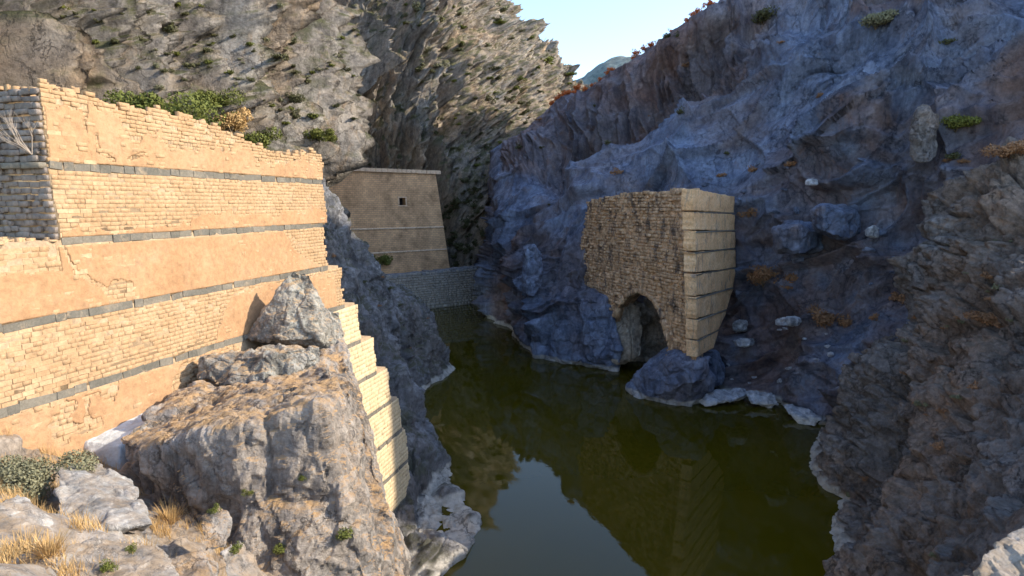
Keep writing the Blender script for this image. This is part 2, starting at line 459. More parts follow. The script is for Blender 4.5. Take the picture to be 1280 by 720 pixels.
d = (a0 * 10 + a1 * 10 + a2 * 5.5 + a3 * 1.3 + but * 9 + 6.5 * colm + 2.4 * fbm(Q2 / np.array([5., 17., 5.]), 21, 6)) * far - 2.0 + nearw * (but2 * 6.0 + a4 * 1.1) + (1 - nearw) * but2 * 2.8 - 5.5 * np.clip((U_ - .62) / .1, 0, 1)
d += gully(Q2, (7, 30, 7), 61, .13) * 3.2 * far * (1 - .6 * nearw) + gully(Q2, (3.4, 13, 3.4), 63, .14) * (1.0 + .2 * (1 - nearw))
d += nearw * (facets(Q2, 6, 12, (1, 3.6, 1), 1.1, .5)[0] * 5.0 + facets(Q2, 2.6, 13, (1, 3, 1), 1.1, .5)[0] * 1.2 + facets(Q2, 2.4, 14, (1, 4.5, 1), 1.1, .6)[0] * 2.0 + facets(Q2, 1.1, 15, (1, 3.6, 1), 1.1, .5)[0] * .7 + facets(Q2, .6, 16, (1, 2.2, 1), 1.1, .4)[0] * .22)
d += (gully(Q2, (15, 60, 15), 65, .24) * 4.5 + gully(Q2, (8, 26, 8), 67, .2) * 2.2) * (1 - nearw) * np.clip(1.3 - .6 * U_, .6, 1) + nearw * gully(Q2, (5, 18, 5), 69, .22) * 2.2
nh = n * np.array([1, 1, .7]); nh /= np.linalg.norm(nh, axis=-1, keepdims=True)
P = P + nh * d[..., None]
P_LC = P
terrain("left_mountain", P, M_LCLIFF, np.clip(.35 * c1 + .4 * c2 + .25 * c3, 0, 1))

# ------------------------------------------------------------------ right mountain side (in shade)
def rows(px, seq): return [(px, a, b) for a, b in seq]
def Wp(v): return (v, 0, 0)
UP0 = np.array([0, 0, 1.])
RC = [
 [(650, 392, 262), (655, 372, 262), (655, 340, 262), (655, 300, 262), (655, 260, 264), (655, 225, 264), (655, 215, 266), (655, 200, 268), (655, 196, 300), (655, 260, 340)],
 rows(613, [(392, 172), (376, 172), (335, 172), (295, 173), (255, 176), (228, 180), (215, 184), (203, 190), (196, 205), (255, 290)]),
 rows(650, [(445, 119), (428, 119), (385, 124), (330, 130), (285, 140), (245, 152), (205, 164), (182, 174), (172, 205), (235, 290)]),
 rows(700, [(470, 104), (451, 105), (400, 108), (345, 114), (300, 120), (262, 128), (235, 152), (172, 162), (126, 206), (190, 290)]),
 rows(735, [(468, 105), (449, 106), (398, 108), (340, 112), (285, 117), (238, 124), (222, 146), (165, 152), (116, 180), (180, 270)]),
 rows(775, [(465, 107), (447, 107), (390, 109), (330, 111), (270, 115), (212, 122), (198, 143), (135, 149), (87, 168), (150, 260)]),
 rows(830, [(465, 107), (445, 108), (385, 106), (320, 107), (250, 110), (178, 119), (164, 138), (105, 143), (52, 152), (120, 240)]),
 rows(895, [(510, 88), (488, 88), (425, 92), (345, 96), (260, 101), (150, 113), (134, 131), (70, 135), (3, 141), (60, 230)]),
 rows(980, [(530, 81), (508, 81), (435, 84), (355, 88), (250, 91), (120, 99), (56, 108), (40, 122), (-60, 140), (-60, 220)]),
 rows(1060, [(570, 70), (550, 70), (465, 74), (370, 80), (290, 83), (190, 82), (95, 89), (20, 104), (-140, 138), (-120, 200)]),
 rows(1130, [(610, 63), (590, 63), (480, 66), (375, 72), (290, 77), (200, 79), (110, 86), (20, 100), (-150, 126), (-180, 180)]),
 rows(1200, [(630, 58), (610, 58), (490, 61), (380, 65), (290, 69), (205, 71), (120, 80), (30, 92), (-170, 114), (-220, 165)]),
 rows(1290, [(650, 55), (630, 55), (510, 57), (380, 60), (290, 62), (200, 66), (120, 70), (45, 79), (-55, 98), (-60, 150)]),
 [(Wp((52, 40, -12))), Wp((54, 41, -8)), Wp((58, 42, 2)), Wp((63, 43, 13)), Wp((68, 44, 22)), Wp((73, 45, 31)), Wp((79, 46, 36)), Wp((88, 50, 44)), Wp((112, 55, 58)), Wp((180, 60, 40))],
 [(Wp((52, 20, -12))), Wp((54, 20, -8)), Wp((58, 20, 0)), Wp((64, 20, 6)), Wp((70, 20, 10)), Wp((77, 20, 16)), Wp((85, 20, 20)), Wp((98, 20, 26)), Wp((120, 20, 32)), Wp((180, 20, 20))],
 [(Wp((55, -20, -12))), Wp((58, -20, -8)), Wp((62, -20, -4)), Wp((68, -20, 0)), Wp((75, -20, 4)), Wp((82, -20, 8)), Wp((90, -20, 10)), Wp((100, -20, 12)), Wp((120, -20, 14)), Wp((180, -20, 8))],
]
RCT = table(RC)
P = loft(RCT, 760, 600)
n = normals(P, True, 34)
V_ = np.linspace(0, 1, 600)[:, None] * 9; U_ = np.linspace(0, 1, 760)[None, :] * 15
a1, c1 = domes(P, 21, 31, (1, 1, 1.1))
RD = np.array([.69, -.59, .41]); RD /= np.linalg.norm(RD)
PS = P - RD * (P @ RD)[..., None] * .68
a2, c2 = facets(PS, 7.5, 32, (1, 1, 1), .9, .45, k=10)
a3, c3 = facets(PS, 2.6, 33, (1, 1, 1), .9, .4, k=11)
a4, c4 = domes(P, 8, 34, (1.3, 1, .9))
QA = arc(P)
a5, c5 = facets(QA, 6, 36, (1, 3.2, 1), 1.1, .45)
ok = np.clip((P[..., 2] - WATER + 2) / 5, .25, 1)
cliff = np.clip((V_ - 5.4) / .5, 0, 1) * np.clip((8.2 - U_) / .6, 0, 1) * (U_ > 1.6)
crest = 1 - .85 * np.exp(-((V_ - 8) / .8) ** 2) * (U_ < 8.5)
a6, c6 = facets(QA, 2.3, 38, (1, 2.4, 1), 1., .4)
a7, c7 = facets(PS, 1.25, 37, (1, 1, 1), 1., .45)
ramp = np.clip((V_ - 3.6) / .7, 0, 1) * (1 - cliff) * np.clip((9.0 - U_) / 1.2, 0, 1)
rough = 1 - .6 * ramp
d = (a1 - .1) * 7.5 + (a2 * 2.2 + a3 * .65 + (a4 - .1) * 3.0) * (1 - cliff) * rough + a7 * .2 + cliff * (a5 * 5.2 + a6 * 1.7) + 0.4 * fbm(P / 5, 35, 6) * rough
d = np.where(ramp > .5, d * 1.0, d) + gully(PS, (10, 10, 10), 71, .14) * 2.4 * (1 - cliff) + gully(QA, (6, 26, 6), 73, .12) * 2.8 * cliff
d *= 1 - .5 * np.clip((3.8 - U_) / .8, 0, 1) * np.clip((V_ - 4) / 1, 0, 1)
P = P + n * (d * ok * crest)[..., None]
P_RC = P
rm = terrain("right_mountain", P, M_RCLIFF, np.clip(np.where(cliff > .5, .5 * c5 + .5 * c6, .1 * c1 + .35 * c2 + .35 * c3 + .2 * c7) + .14 * ramp, 0, 1), smooth=False)  # ramp cells paler: skylight on the up-facing slope put into the colour
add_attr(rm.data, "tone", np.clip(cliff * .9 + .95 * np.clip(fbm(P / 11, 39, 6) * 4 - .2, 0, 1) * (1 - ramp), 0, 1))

# unseen crest added beyond the right edge, heights shaped to cast the shadow line
SA = np.array([math.cos(SUN_AZ), math.sin(SUN_AZ), 0]); SQ = np.array([-SA[1], SA[0], 0])
qs, as_ = np.linspace(-60, 300, 260), np.linspace(82, 240, 90)
Qg, Ag = np.meshgrid(qs, as_)
Hq = np.interp(Qg, [-60, 20, 40, 48.7, 52.2, 71, 80, 87, 102, 128, 146, 163, 173, 204, 234, 300], [8, 18, 40, 58, 92, 94, 91, 88, 96, 106, 110, 114, 130, 128, 120, 80])
prof = np.interp(Ag, [82, 100, 112, 120, 240], [.45, .8, 1., .98, .1])
P = SA * Ag[..., None] + SQ * Qg[..., None] + UP0 * (Hq * prof)[..., None]
P[..., 2] += 1.0 * fbm(P / 12, 95, 4)
terrain("shadow_crest", P, M_RCLIFF, np.full(Qg.shape, .5))

# near right bank
NB = [
 [(1060, 560, 82), (1050, 540, 82), (1075, 500, 84), (1105, 450, 86), (1150, 400, 88), (1170, 340, 88), (1200, 270, 90), (1250, 220, 92), (1310, 190, 95)],
 [(1018, 553, 73), (1028, 533, 73), (1062, 490, 71), (1092, 440, 69), (1140, 390, 67), (1152, 330, 66), (1182, 265, 66), (1232, 212, 66), (1290, 175, 69)],
 [(995, 605, 62), (1008, 580, 62), (1052, 520, 60), (1102, 455, 58), (1150, 400, 57), (1190, 340, 56), (1230, 282, 55), (1290, 220, 55), (1400, 150, 58)],
 [(1028, 650, 53.5), (1041, 627, 53.5), (1082, 575, 52), (1122, 520, 50), (1172, 460, 48), (1222, 400, 47), (1272, 350, 46), (1345, 280, 46), (1480, 190, 49)],
 [(1026, 695, 47.5), (1038, 668, 47.5), (1085, 630, 45), (1130, 580, 43), (1190, 520, 40), (1250, 460, 38), (1312, 410, 37), (1405, 350, 37), (1580, 270, 40)],
 [(1040, 750, 41.5), (1052, 722, 41.5), (1098, 690, 39), (1150, 640, 36), (1210, 592, 33), (1280, 542, 31), (1350, 500, 29), (1450, 450, 28), (1700, 370, 31)],
 [Wp((20, 33, -12)), Wp((21, 32, -8)), Wp((20, 30, -4)), Wp((20, 28, .5)), Wp((21, 25, 5)), Wp((22, 22, 9)), Wp((24, 20, 12)), Wp((28, 18, 15)), Wp((40, 16, 19))],
 [Wp((16, 20, -12)), Wp((15, 19, -8)), Wp((14, 17, -2)), Wp((13, 15, 5)), Wp((13, 12, 11)), Wp((15, 10, 14)), Wp((17, 8, 15.5)), Wp((22, 6, 17)), Wp((40, 2, 19))],
 [Wp((10, 4, -12)), Wp((9, 3, -8)), Wp((9, 1, 0)), Wp((8, -2, 8)), Wp((8, -4, 13)), Wp((10, -6, 15)), Wp((14, -8, 16)), Wp((20, -12, 17)), Wp((40, -16, 18))],
]
P = loft(table(NB).transpose(1, 0, 2), 520, 640)
n = normals(P, False, 26)
if (n * (np.array([0, 0, CAMZ]) - P)).sum(-1).mean() < 0: n = -n
a1, c1 = facets(P, 9, 41, (1, 1, .9), .9, .3)
a2, c2 = facets(P, 3.4, 42, (1, 1, .8), .9, .3)
a3, c3 = facets(P, 1.2, 43, (1, 1, .8), .9, .3)
sc_ = np.clip(P[..., 1] / 45, .3, 1.2)
a4, c4 = facets(P, .8, 45, (1, 1, .8), .9, .35)
d = (a1 * 2.8 + a2 * 1.15 + a3 * .45 + a4 * .16 + .3 * fbm(P / 2.5, 44, 6) + gully(P, (4.5, 4.5, 4.5), 47, .07) * 1.0 + gully(P, (1.6, 1.6, 1.6), 49, .07) * .25) * sc_ * np.clip((P[..., 2] - WATER + .6) / 3.0, .22, 1)
P = P + n * d[..., None]
P_NB = P
terrain("right_bank", P, M_RNEAR, np.clip(.3 * c1 + .4 * c2 + .3 * c3, 0, 1))

# left bank below and beyond the broken wall end
LB = [
 [Wp((-13, 30, -12)), Wp((-13.5, 30, -8)), Wp((-15, 30, -5)), Wp((-17, 31, 0)), Wp((-20, 32, 4)), Wp((-24, 34, 8)), Wp((-30, 36, 10))],
 [(545, 745, 42), (560, 712, 42.5), (530, 690, 43), (495, 665, 44), (450, 640, 46), (400, 600, 48), (300, 560, 50)],
 [(592, 668, 50), (601, 637, 52), (565, 612, 53), (530, 590, 54), (490, 560, 56), (440, 520, 58), (380, 480, 60)],
 [(560, 612, 62), (556, 572, 65), (535, 535, 66), (512, 490, 66), (478, 430, 66), (440, 370, 67), (380, 330, 68)],
 [(520, 540, 76), (522, 512, 78), (508, 470, 79), (488, 420, 77), (455, 350, 74), (418, 280, 72), (385, 222, 72)],
 [(535, 510, 84), (530, 492, 87), (525, 455, 87), (506, 405, 85), (474, 345, 82), (434, 275, 78), (392, 218, 76)],
 [(580, 480, 98), (572, 463, 99), (558, 430, 97), (532, 398, 94), (496, 355, 90), (452, 298, 86), (415, 252, 84)],
 [(555, 460, 112), (552, 444, 112), (542, 415, 110), (525, 388, 107), (500, 360, 103), (462, 330, 100), (420, 300, 100)],
 [(530, 430, 150), (530, 410, 150), (520, 400, 140), (505, 390, 130), (480, 375, 125), (440, 355, 125), (380, 330, 130)],
]
P = loft(table(LB).transpose(1, 0, 2), 300, 480)
n = normals(P, False, 14)
if (n * (np.array([40, 50, CAMZ + 20]) - P)).sum(-1).mean() < 0: n = -n
a1, c1 = facets(P, 8, 51, (1, 1, 1.2), .9, .25)
a2, c2 = facets(P, 3.0, 52, (1, 1, 1), .9, .3)
a3, c3 = facets(P, 1.1, 53, (1, 1, 1), .9, .3)
ok = np.clip((P[..., 2] - WATER + 1) / 3, .3, 1)
d = (a1 * 1.7 + a2 * .9 + a3 * .4 + .7 * fbm(P / 3, 54, 6) - .6) * ok
P = P + n * d[..., None]
P_LB = P
terrain("left_bank", P, M_LBANK, np.clip(.3 * c1 + .4 * c2 + .3 * c3, 0, 1))

# stony slope at the photographer's feet, running up to the wall
GR = [
 [(-260, 560, 21), (-120, 545, 22), (0, 540, 23), (100, 552, 25.5), (180, 545, 28), (260, 520, 32), (380, 480, 38)],
 [(-260, 590, 18), (-120, 575, 18.5), (0, 565, 19.5), (100, 585, 22), (180, 590, 23.5), (260, 590, 25), (380, 590, 28)],
 [(-260, 620, 15), (-120, 610, 15.5), (0, 605, 16.5), (100, 625, 18.5), (180, 640, 19.5), (260, 660, 20), (380, 690, 22)],
 [(-260, 680, 12), (-120, 665, 12.5), (0, 655, 13), (100, 670, 14.5), (180, 690, 15.3), (260, 710, 15.8), (380, 760, 17)],
 [(-260, 760, 8.5), (-120, 740, 9), (0, 720, 9.6), (100, 725, 11.3), (180, 740, 12), (260, 770, 12.5), (380, 850, 14)],
 [Wp((-12, 4, 16.5)), Wp((-10, 5, 16)), Wp((-8, 6, 15.2)), Wp((-7, 7, 13.5)), Wp((-6, 8, 12)), Wp((-4.5, 9, 9)), Wp((-3, 10, 5))],
 [Wp((-12, -4, 18)), Wp((-9, -4, 17.8)), Wp((-6, -3, 17.5)), Wp((-4, -2, 17)), Wp((-2, -1, 16)), Wp((0, 0, 14)), Wp((3, 2, 9))],
]
P = loft(table(GR).transpose(1, 0, 2), 330, 330)
n = normals(P, False)
if n[..., 2].mean() < 0: n = -n
a1, c1 = facets(P, 3.2, 61, (1, 1, .8), .9, .2)
a2, c2 = facets(P, 1.1, 62, (1, 1, .8), .9, .25)
d = a1 * .55 + a2 * .2 + .2 * fbm(P / 1.2, 63, 5)
P = P + n * d[..., None]
P_GR = P
terrain("stony_slope", P, M_GROUND, np.clip(.5 * c1 + .5 * c2, 0, 1))

# ------------------------------------------------------------------ boulders
def hull_rock(name, hulls, mat, voxel, amps, seed, label=None, cat='boulder', group=None, relax=2, attr=True):
    bm = bmesh.new()
    for pts in hulls:
        vs = [bm.verts.new(p) for p in pts]
        r = bmesh.ops.convex_hull(bm, input=vs)
        junk = [e for e in r['geom_interior'] if isinstance(e, bmesh.types.BMVert)]
        if junk: bmesh.ops.delete(bm, geom=junk, context='VERTS')
    me = bpy.data.meshes.new("tmp"); bm.to_mesh(me); bm.free()
    o = bpy.data.objects.new("tmp", me); COL.objects.link(o)
    md = o.modifiers.new("r", 'REMESH'); md.mode = 'VOXEL'; md.voxel_size = voxel
    ms = o.modifiers.new("s", 'SMOOTH'); ms.iterations = relax; ms.factor = .6
    dg = bpy.context.evaluated_depsgraph_get()
    ev = bpy.data.meshes.new_from_object(o.evaluated_get(dg))
    bpy.data.objects.remove(o); bpy.data.meshes.remove(me)
    nV = len(ev.vertices)
    V = np.empty(nV * 3, np.float32); ev.vertices.foreach_get("co", V); V = V.reshape(-1, 3).astype(float)
    N = np.empty(nV * 3, np.float32); ev.vertices.foreach_get("normal", N); N = N.reshape(-1, 3)
    cell = np.zeros(nV); d = np.zeros(nV)
    for k, (L, a, st) in enumerate(amps):
        f, c = facets(V, L, seed + k, st, .9, .28)
        d += a * f; cell += c / len(amps)
    L0 = amps[-1][0]
    d += amps[-1][1] * .8 * fbm(V / (L0 * 1.5), seed + 9, 5)
    V = V + N * d[:, None]
    base = np.array([V[:, 0].mean(), V[:, 1].mean(), V[:, 2].min()])
    ev.vertices.foreach_set("co", (V - base).astype(np.float32).ravel())
    ev.materials.clear(); ev.name = name
    add_attr(ev, "cell", np.clip(cell, 0, 1))
    ev.update()
    o = link(name, ev, mat); o.location = base
    return tag(o, label, cat, group)

A = at
hull_rock("rock_block", [
   [A(250, 474, 31), A(330, 455, 35), A(400, 440, 36), A(143, 548, 23), A(172, 566, 21), A(215, 552, 20.6), A(300, 534, 20.3), A(395, 508, 21), A(428, 492, 23),
    A(185, 600, 21.6), A(212, 640, 20.6), A(262, 700, 19.7), A(275, 740, 19.5), A(400, 740, 20), A(455, 740, 20.4), (-3.5, 18.5, 2), (-9, 18, 3), (-13, 24, 7), (-12, 30, 4), (-5, 28, 0),
    A(440, 600, 21.6), A(438, 530, 23), A(455, 640, 21)],
   [A(398, 425, 36), A(428, 430, 36), A(440, 490, 29), A(462, 545, 26.5), A(486, 620, 24.5), A(512, 735, 22.5), A(440, 735, 20.5), (-3.6, 20, -2), (-6, 33, -4), (-9, 32, 0),
    A(395, 530, 26), A(498, 680, 23)],
 ], M_BLOCK, .085, [(3.2, .42, (1, 1, 1.5)), (1.2, .2, (1, 1, 1.6)), (.42, .1, (1, 1, 1.2))], 71,
 "massive grey rock block with an orange flat top in the left foreground", 'rock')
hull_rock("boulder", [
   [A(246, 472, 29.5), A(252, 450, 30.0), A(300, 438, 30.5), A(340, 441, 29.5), A(398, 434, 31.5), A(402, 464, 31.5), A(340, 478, 29.0), A(270, 482, 28.5), A(260, 455, 32.5), A(390, 436, 33.5)],
 ], M_BLOCKD, .07, [(1.1, .26, (1, 1, .8)), (.42, .12, (1, 1, 1))], 81, "low blackened rock slab lying on the flat top of the grey block")
hull_rock("boulder", [
   [A(308, 422, 34.5), A(330, 395, 34.5), A(352, 350, 35.5), A(366, 336, 35.8), A(388, 342, 36.1), A(402, 380, 36.0), A(420, 420, 35.5), A(424, 445, 35.5), A(398, 424, 34.0), A(350, 426, 33.5), A(315, 428, 37.0), A(400, 430, 38.5)],
   [A(395, 382, 36.5), A(425, 388, 37.5), A(432, 440, 36.5), A(440, 480, 35.5), A(420, 470, 35.0), A(398, 440, 35.5), A(420, 470, 38.5)],
 ], M_BLOCKD, .08, [(1.8, .24, (1, 1, 1.4)), (.6, .13, (1, 1, 1)), (.25, .05, (1, 1, 1))], 85, "tall pointed dark boulder standing against the ochre dam wall")

# low loose rocks at lower left
LOOSE = [
 ("flat smooth grey boulder among dry grass at lower left", [(70, 585, 17.5), (120, 577, 19), (165, 600, 18.5), (190, 655, 15.6), (140, 662, 15), (75, 655, 15), (100, 660, 17), (180, 665, 17)], M_SMOOTH),
 ("pale cracked rock slab at the bottom edge left of the block", [(60, 690, 11.5), (130, 672, 12.6), (200, 680, 12.8), (240, 735, 11.2), (150, 750, 10.5), (80, 750, 10.3), (150, 735, 13)], M_GROUND),
 ("tan angular stone in front of the foot of the grey block", [(205, 700, 13.2), (250, 682, 14), (272, 702, 14.2), (275, 745, 12.6), (215, 750, 12.3), (250, 740, 14.4)], M_BLOCK),
 ("rounded cream stone with grass beside the block foot", [(276, 690, 14.4), (300, 672, 15), (322, 690, 15.2), (325, 725, 14.6), (285, 735, 13.9), (310, 730, 15.6)], M_GROUND),
 ("small brown stone wedged under the block", [(250, 645, 16.2), (272, 632, 16.8), (288, 650, 16.8), (286, 685, 16), (255, 690, 15.6), (280, 680, 17)], M_BLOCK),
 ("low tan boulder at the left edge below the grey shrub", [(-40, 640, 12.5), (20, 615, 14), (62, 640, 14), (66, 690, 12.4), (-10, 720, 11), (-40, 700, 11), (40, 690, 14)], M_GROUND),
]
for k, (lab, pts, m) in enumerate(LOOSE):
    hull_rock("boulder", [[A(*q) for q in pts]], m, .05, [(1.0, .12, (1, 1, 1)), (.35, .05, (1, 1, 1))], 101 + 5 * k, lab)
hull_rock("boulder", [[A(1190, 735, 8.5), A(1225, 690, 9), A(1262, 668, 9.5), A(1330, 640, 10), A(1350, 760, 8), A(1240, 770, 7.8), A(1330, 700, 11), (8.5, 9.5, 12)]],
          M_GROUND, .05, [(1.1, .25, (1, 1, 1)), (.4, .1, (1, 1, 1))], 140, "sunlit pale boulder in the bottom right corner")
hull_rock("concrete_apron", [[A(98, 552, 24.3), A(140, 530, 26.5), A(190, 506, 28.8), A(238, 474, 31.5), A(250, 486, 30), A(205, 530, 26.5), A(150, 556, 24), A(170, 545, 27), A(240, 500, 31), A(120, 560, 26), A(90, 585, 24.5), A(150, 600, 23.5), A(200, 560, 26)]],
          M_APRON, .08, [(2.0, .08, (1, 1, 1)), (.6, .03, (1, 1, 1))], 145, "smooth whitish apron at the wall foot behind the grey block", 'apron')
# rocks on the right shore
hull_rock("pier_footing_rock", [[A(780, 478, 88), A(800, 500, 83.5), A(860, 506, 80.5), A(888, 490, 82), A(895, 440, 84), A(850, 432, 86), A(820, 448, 88), A(800, 470, 92), A(900, 445, 96), A(830, 440, 98), A(790, 520, 86), A(860, 530, 82), A(905, 470, 86), A(868, 455, 78.6), A(842, 448, 80.5), A(888, 448, 79.6), A(866, 478, 78.2), A(840, 475, 81)]],
          M_RCLIFF, .22, [(4.5, .9, (1, 1, 1)), (1.6, .35, (1, 1, 1))], 150, "rounded blue-grey rock under the broken arched pier", 'rock')
SH = [("long pale crusted shore ledge just right of the pier footing rock", [(866, 500, 82), (880, 486, 83), (930, 486, 84), (935, 494, 82), (905, 503, 80), (880, 508, 80), (925, 500, 86)]),
      ("middle grey crusted shore ledge with a dark overhang", [(930, 488, 82), (965, 490, 82), (975, 506, 79), (940, 503, 80), (960, 512, 80), (960, 500, 84)]),
      ("whitish broken shore ledge nearest the dark brown bank", [(978, 506, 77), (1000, 508, 77), (1028, 523, 74), (1020, 534, 72.5), (990, 522, 75), (1000, 530, 74), (1010, 515, 78)])]
for k, (lab, pts) in enumerate(SH):
    hull_rock("shore_ledge", [[A(*q) for q in pts]], M_PALE, .14, [(1.6, .35, (1, 1, 1)), (.6, .15, (1, 1, 1))], 160 + 4 * k, lab, 'rock')
def pebble(px, py, w_, h_, off, lab, mat, seed, nm="boulder"):
    c = np.array(spot(P_RC, px, py)); Y = c[1] - off
    r = random.Random(seed)
    pts = []
    for k in range(9):
        a = k / 9 * 6.283
        for s_ in (-1, 1):
            pts.append(A(px + w_ * math.cos(a) * r.uniform(.75, 1), py + h_ * s_ * r.uniform(.45, 1) * (1 - .3 * abs(math.cos(a))), Y + math.sin(a) * w_ * Y / 750))
    hull_rock(nm, [pts], mat, max(.12, w_ * Y / 750 / 14), [(w_ * Y / 750 * .8, w_ * Y / 750 * .14, (1, 1, 1)), (w_ * Y / 750 * .3, w_ * Y / 750 * .06, (1, 1, 1))], seed, lab)
pebble(985, 402, 20, 8, 1.2, "upper pale tilted slab on the scree right of the pier", M_PALE, 201)
pebble(925, 408, 11, 10, 1.2, "squarish pale block on the scree beside the pier", M_PALE, 202)
pebble(930, 428, 15, 6, 1.2, "lowest pale flat slab on the scree near the shore ledge", M_PALE, 203)
pebble(1015, 228, 10, 5, 1, "small pale block perched above the round boulders", M_PALE, 204)
pebble(1090, 290, 10, 9, 1, "small pale block lodged in the cleft right of the round boulder", M_PALE, 205)
pebble(1045, 275, 34, 26, 3, "big rounded blue-grey boulder above the cleft on the shaded slope", M_RCLIFF, 206)
pebble(995, 300, 36, 26, 3, "smooth blue-grey boulder left of the biggest round boulder", M_RCLIFF, 207)
pebble(1155, 170, 20, 42, 3, "tall brown rounded boulder beside the bright green bush", M_RNEAR, 208)
pebble(665, 335, 14, 48, 2, "upright pointed rock fin on the shore beyond the arch", M_RCLIFF, 209)

# ------------------------------------------------------------------ masonry tools
def stone_variant(k):
    r = random.Random(500 + k)
    bm = bmesh.new()
    def q(a, b, c): return bm.verts.new((a, b, c))
    j = lambda s_: r.uniform(-s_, s_)
    back = [q(-.5 + j(.015), 0, -.5 + j(.02)), q(.5 + j(.015), 0, -.5 + j(.02)), q(.5 + j(.015), 0, .5 + j(.02)), q(-.5 + j(.015), 0, .5 + j(.02))]
    mid = [q(v.co.x, .93 + j(.03), v.co.z) for v in back]
    fr = [q(v.co.x * .975 + j(.01), 1 + j(.06), v.co.z * .94 + j(.02)) for v in back]
    for a, b in ((back, mid), (mid, fr)):
        for i in range(4): bm.faces.new((a[i], a[(i + 1) % 4], b[(i + 1) % 4], b[i]))
    bm.faces.new(fr)
    bmesh.ops.recalc_face_normals(bm, faces=bm.faces)
    me = bpy.data.meshes.new("stone"); bm.to_mesh(me); bm.free()
    return me
VAR = [stone_variant(k) for k in range(10)]
VARV = [np.array([v.co[:] for v in m.vertices]) for m in VAR]
VARF = np.array([p.vertices[:] for p in VAR[0].polygons])
def merged_stones(name, items, mat, parent):
    """items: (centre, right-vector*width, out-vector*depth, up-vector*height)"""
    nS = len(items)
    V = np.zeros((nS, 12, 3)); 
    for i, (c, r_, o_, u_) in enumerate(items):
        v = VARV[i % 10]
        V[i] = np.array(c) + v[:, :1] * np.array(r_) + v[:, 1:2] * np.array(o_) + v[:, 2:] * np.array(u_)
    Fc = (VARF[None] + (np.arange(nS) * 12)[:, None, None]).reshape(-1, 4)
    me = mesh_np(name, V, Fc)
    o = link(name, me, mat, parent)
    o['kind'] = 'stuff'
    return o
def stone_objs(name, items, mats, parent):
    for i, (c, r_, o_, u_) in enumerate(items):
        m = mats[i % len(mats)] if isinstance(mats, list) else mats
        key = (i % 10, m.name)
        if key not in SHARED:
            me = VAR[i % 10].copy(); me.materials.append(m); SHARED[key] = me
        o = bpy.data.objects.new(name, SHARED[key]); COL.objects.link(o)
        o.parent = parent
        Mx = Matrix.Identity(4)
        for k, vec in enumerate((r_, o_, u_)):
            for a in range(3): Mx[a][k] = vec[a]
        for a in range(3): Mx[a][3] = c[a] - parent.location[a]
        o.matrix_local = Mx
SHARED = {}
def box_mesh(name, pts8):
    f = [(0, 3, 2, 1), (4, 5, 6, 7), (0, 1, 5, 4), (1, 2, 6, 5), (2, 3, 7, 6), (3, 0, 4, 7)]
    return mesh_np(name, pts8, f)

# ------------------------------------------------------------------ the broken dam: left wall
DW = np.array([.257, .966, 0]); DW /= np.linalg.norm(DW)
NW = np.array([DW[1], -DW[0], 0])
OW = np.array([-19., 25., 0])
UP = np.array([0, 0, 1.])
def bz(k): return 21.6 - 3.1 * (k - 1)               # height of ledge band k (1 = top)
def off(z): return .0 if z >= bz(1) else (bz(1) - z) * .085
def wp(s_, z, o_=0.): return OW + DW * s_ + NW * (off(z) + o_) + UP * z
def s_at(px, z):
    """along-wall distance where the wall face is seen at photo column px"""
    c = (px - 640) / FPX
    o0 = OW + NW * off(z)
    # depth along the optical axis
    k0 = c * (o0[1] * CP - (z - CAMZ) * SP); k1 = c * DW[1] * CP
    return (k0 - o0[0]) / (DW[0] - k1)
wall = empty("dam_wall", tuple(OW + UP * -8))
tag(wall, "sunlit ochre stone dam wall with grey ledge bands along the left side", 'dam wall')
WL = np.array(wall.location)
ENDS = {1: s_at(403, 22), 2: s_at(406, 20), 3: s_at(406, 17), 4: s_at(428, 13.8), 5: s_at(448, 10.7), 6: s_at(468, 7.6),
        7: s_at(486, 4.5), 8: s_at(500, 1.4), 9: s_at(508, -1.7), 10: s_at(512, -4.8), 11: s_at(508, -7.0)}
START = {1: 0., 2: 0.}
def tier_top(k): return bz(k - 1)
px_top = [(60, 104), (72, 106), (100, 110), (125, 124), (150, 130), (170, 134), (200, 135), (225, 142), (255, 150), (290, 165), (318, 180), (345, 190), (372, 192), (390, 188), (405, 194)]
TOPS = []
for px, py in px_top:
    s_ = s_at(px, 23)
    pt = OW + DW * s_
    TOPS.append((s_, at(px, py, pt[1])[2]))
def top_z(s_):
    z = np.interp(s_, [a for a, b in TOPS], [b for a, b in TOPS])
    return z
def lpt(v): return np.asarray(v) - WL
# cores (mortar), one mesh of stepped boxes
V, Fc = [], []
def add_core(s0, s1, z0, z1, depth, back=7.0):
    b = len(V)
    for (s_, o_, z) in ((s0, depth, z0), (s1, depth, z0), (s1, -back, z0), (s0, -back, z0), (s0, depth, z1), (s1, depth, z1), (s1, -back, z1), (s0, -back, z1)):
        if o_ == -back: V.append(lpt(OW + DW * s_ + NW * o_ + UP * z))
        else: V.append(lpt(wp(s_, z, o_)))
    Fc.extend([[b + i for i in f] for f in [(0, 1, 2, 3), (4, 7, 6, 5), (0, 4, 5, 1), (1, 5, 6, 2), (2, 6, 7, 3), (3, 7, 4, 0)]])
for k in range(2, 12):
    z1 = tier_top(k) - .18; z0 = max(tier_top(k) - 3.1 + .002, -11)
    add_core(START.get(k, -14.), ENDS[k] - .35, z0, z1 + .178, .042, 4.0 if k == 2 else 7 + .01 * k)
# ragged top tier core
ss = np.linspace(.05, ENDS[1] - .3, 110)
for a, b in zip(ss[:-1], ss[1:]):
    zt = float(top_z((a + b) / 2)) - .3 + .25 * float(vnoise(np.array([[a * 1.3, 3., 1.]]), 5)[0])
    add_core(a, b - .001, bz(1) + .003, max(zt, bz(1) + .3), .036, 3.2)
core = link("mortar_core", mesh_np("mortar_core", V, Fc), M_MORTAR, wall)
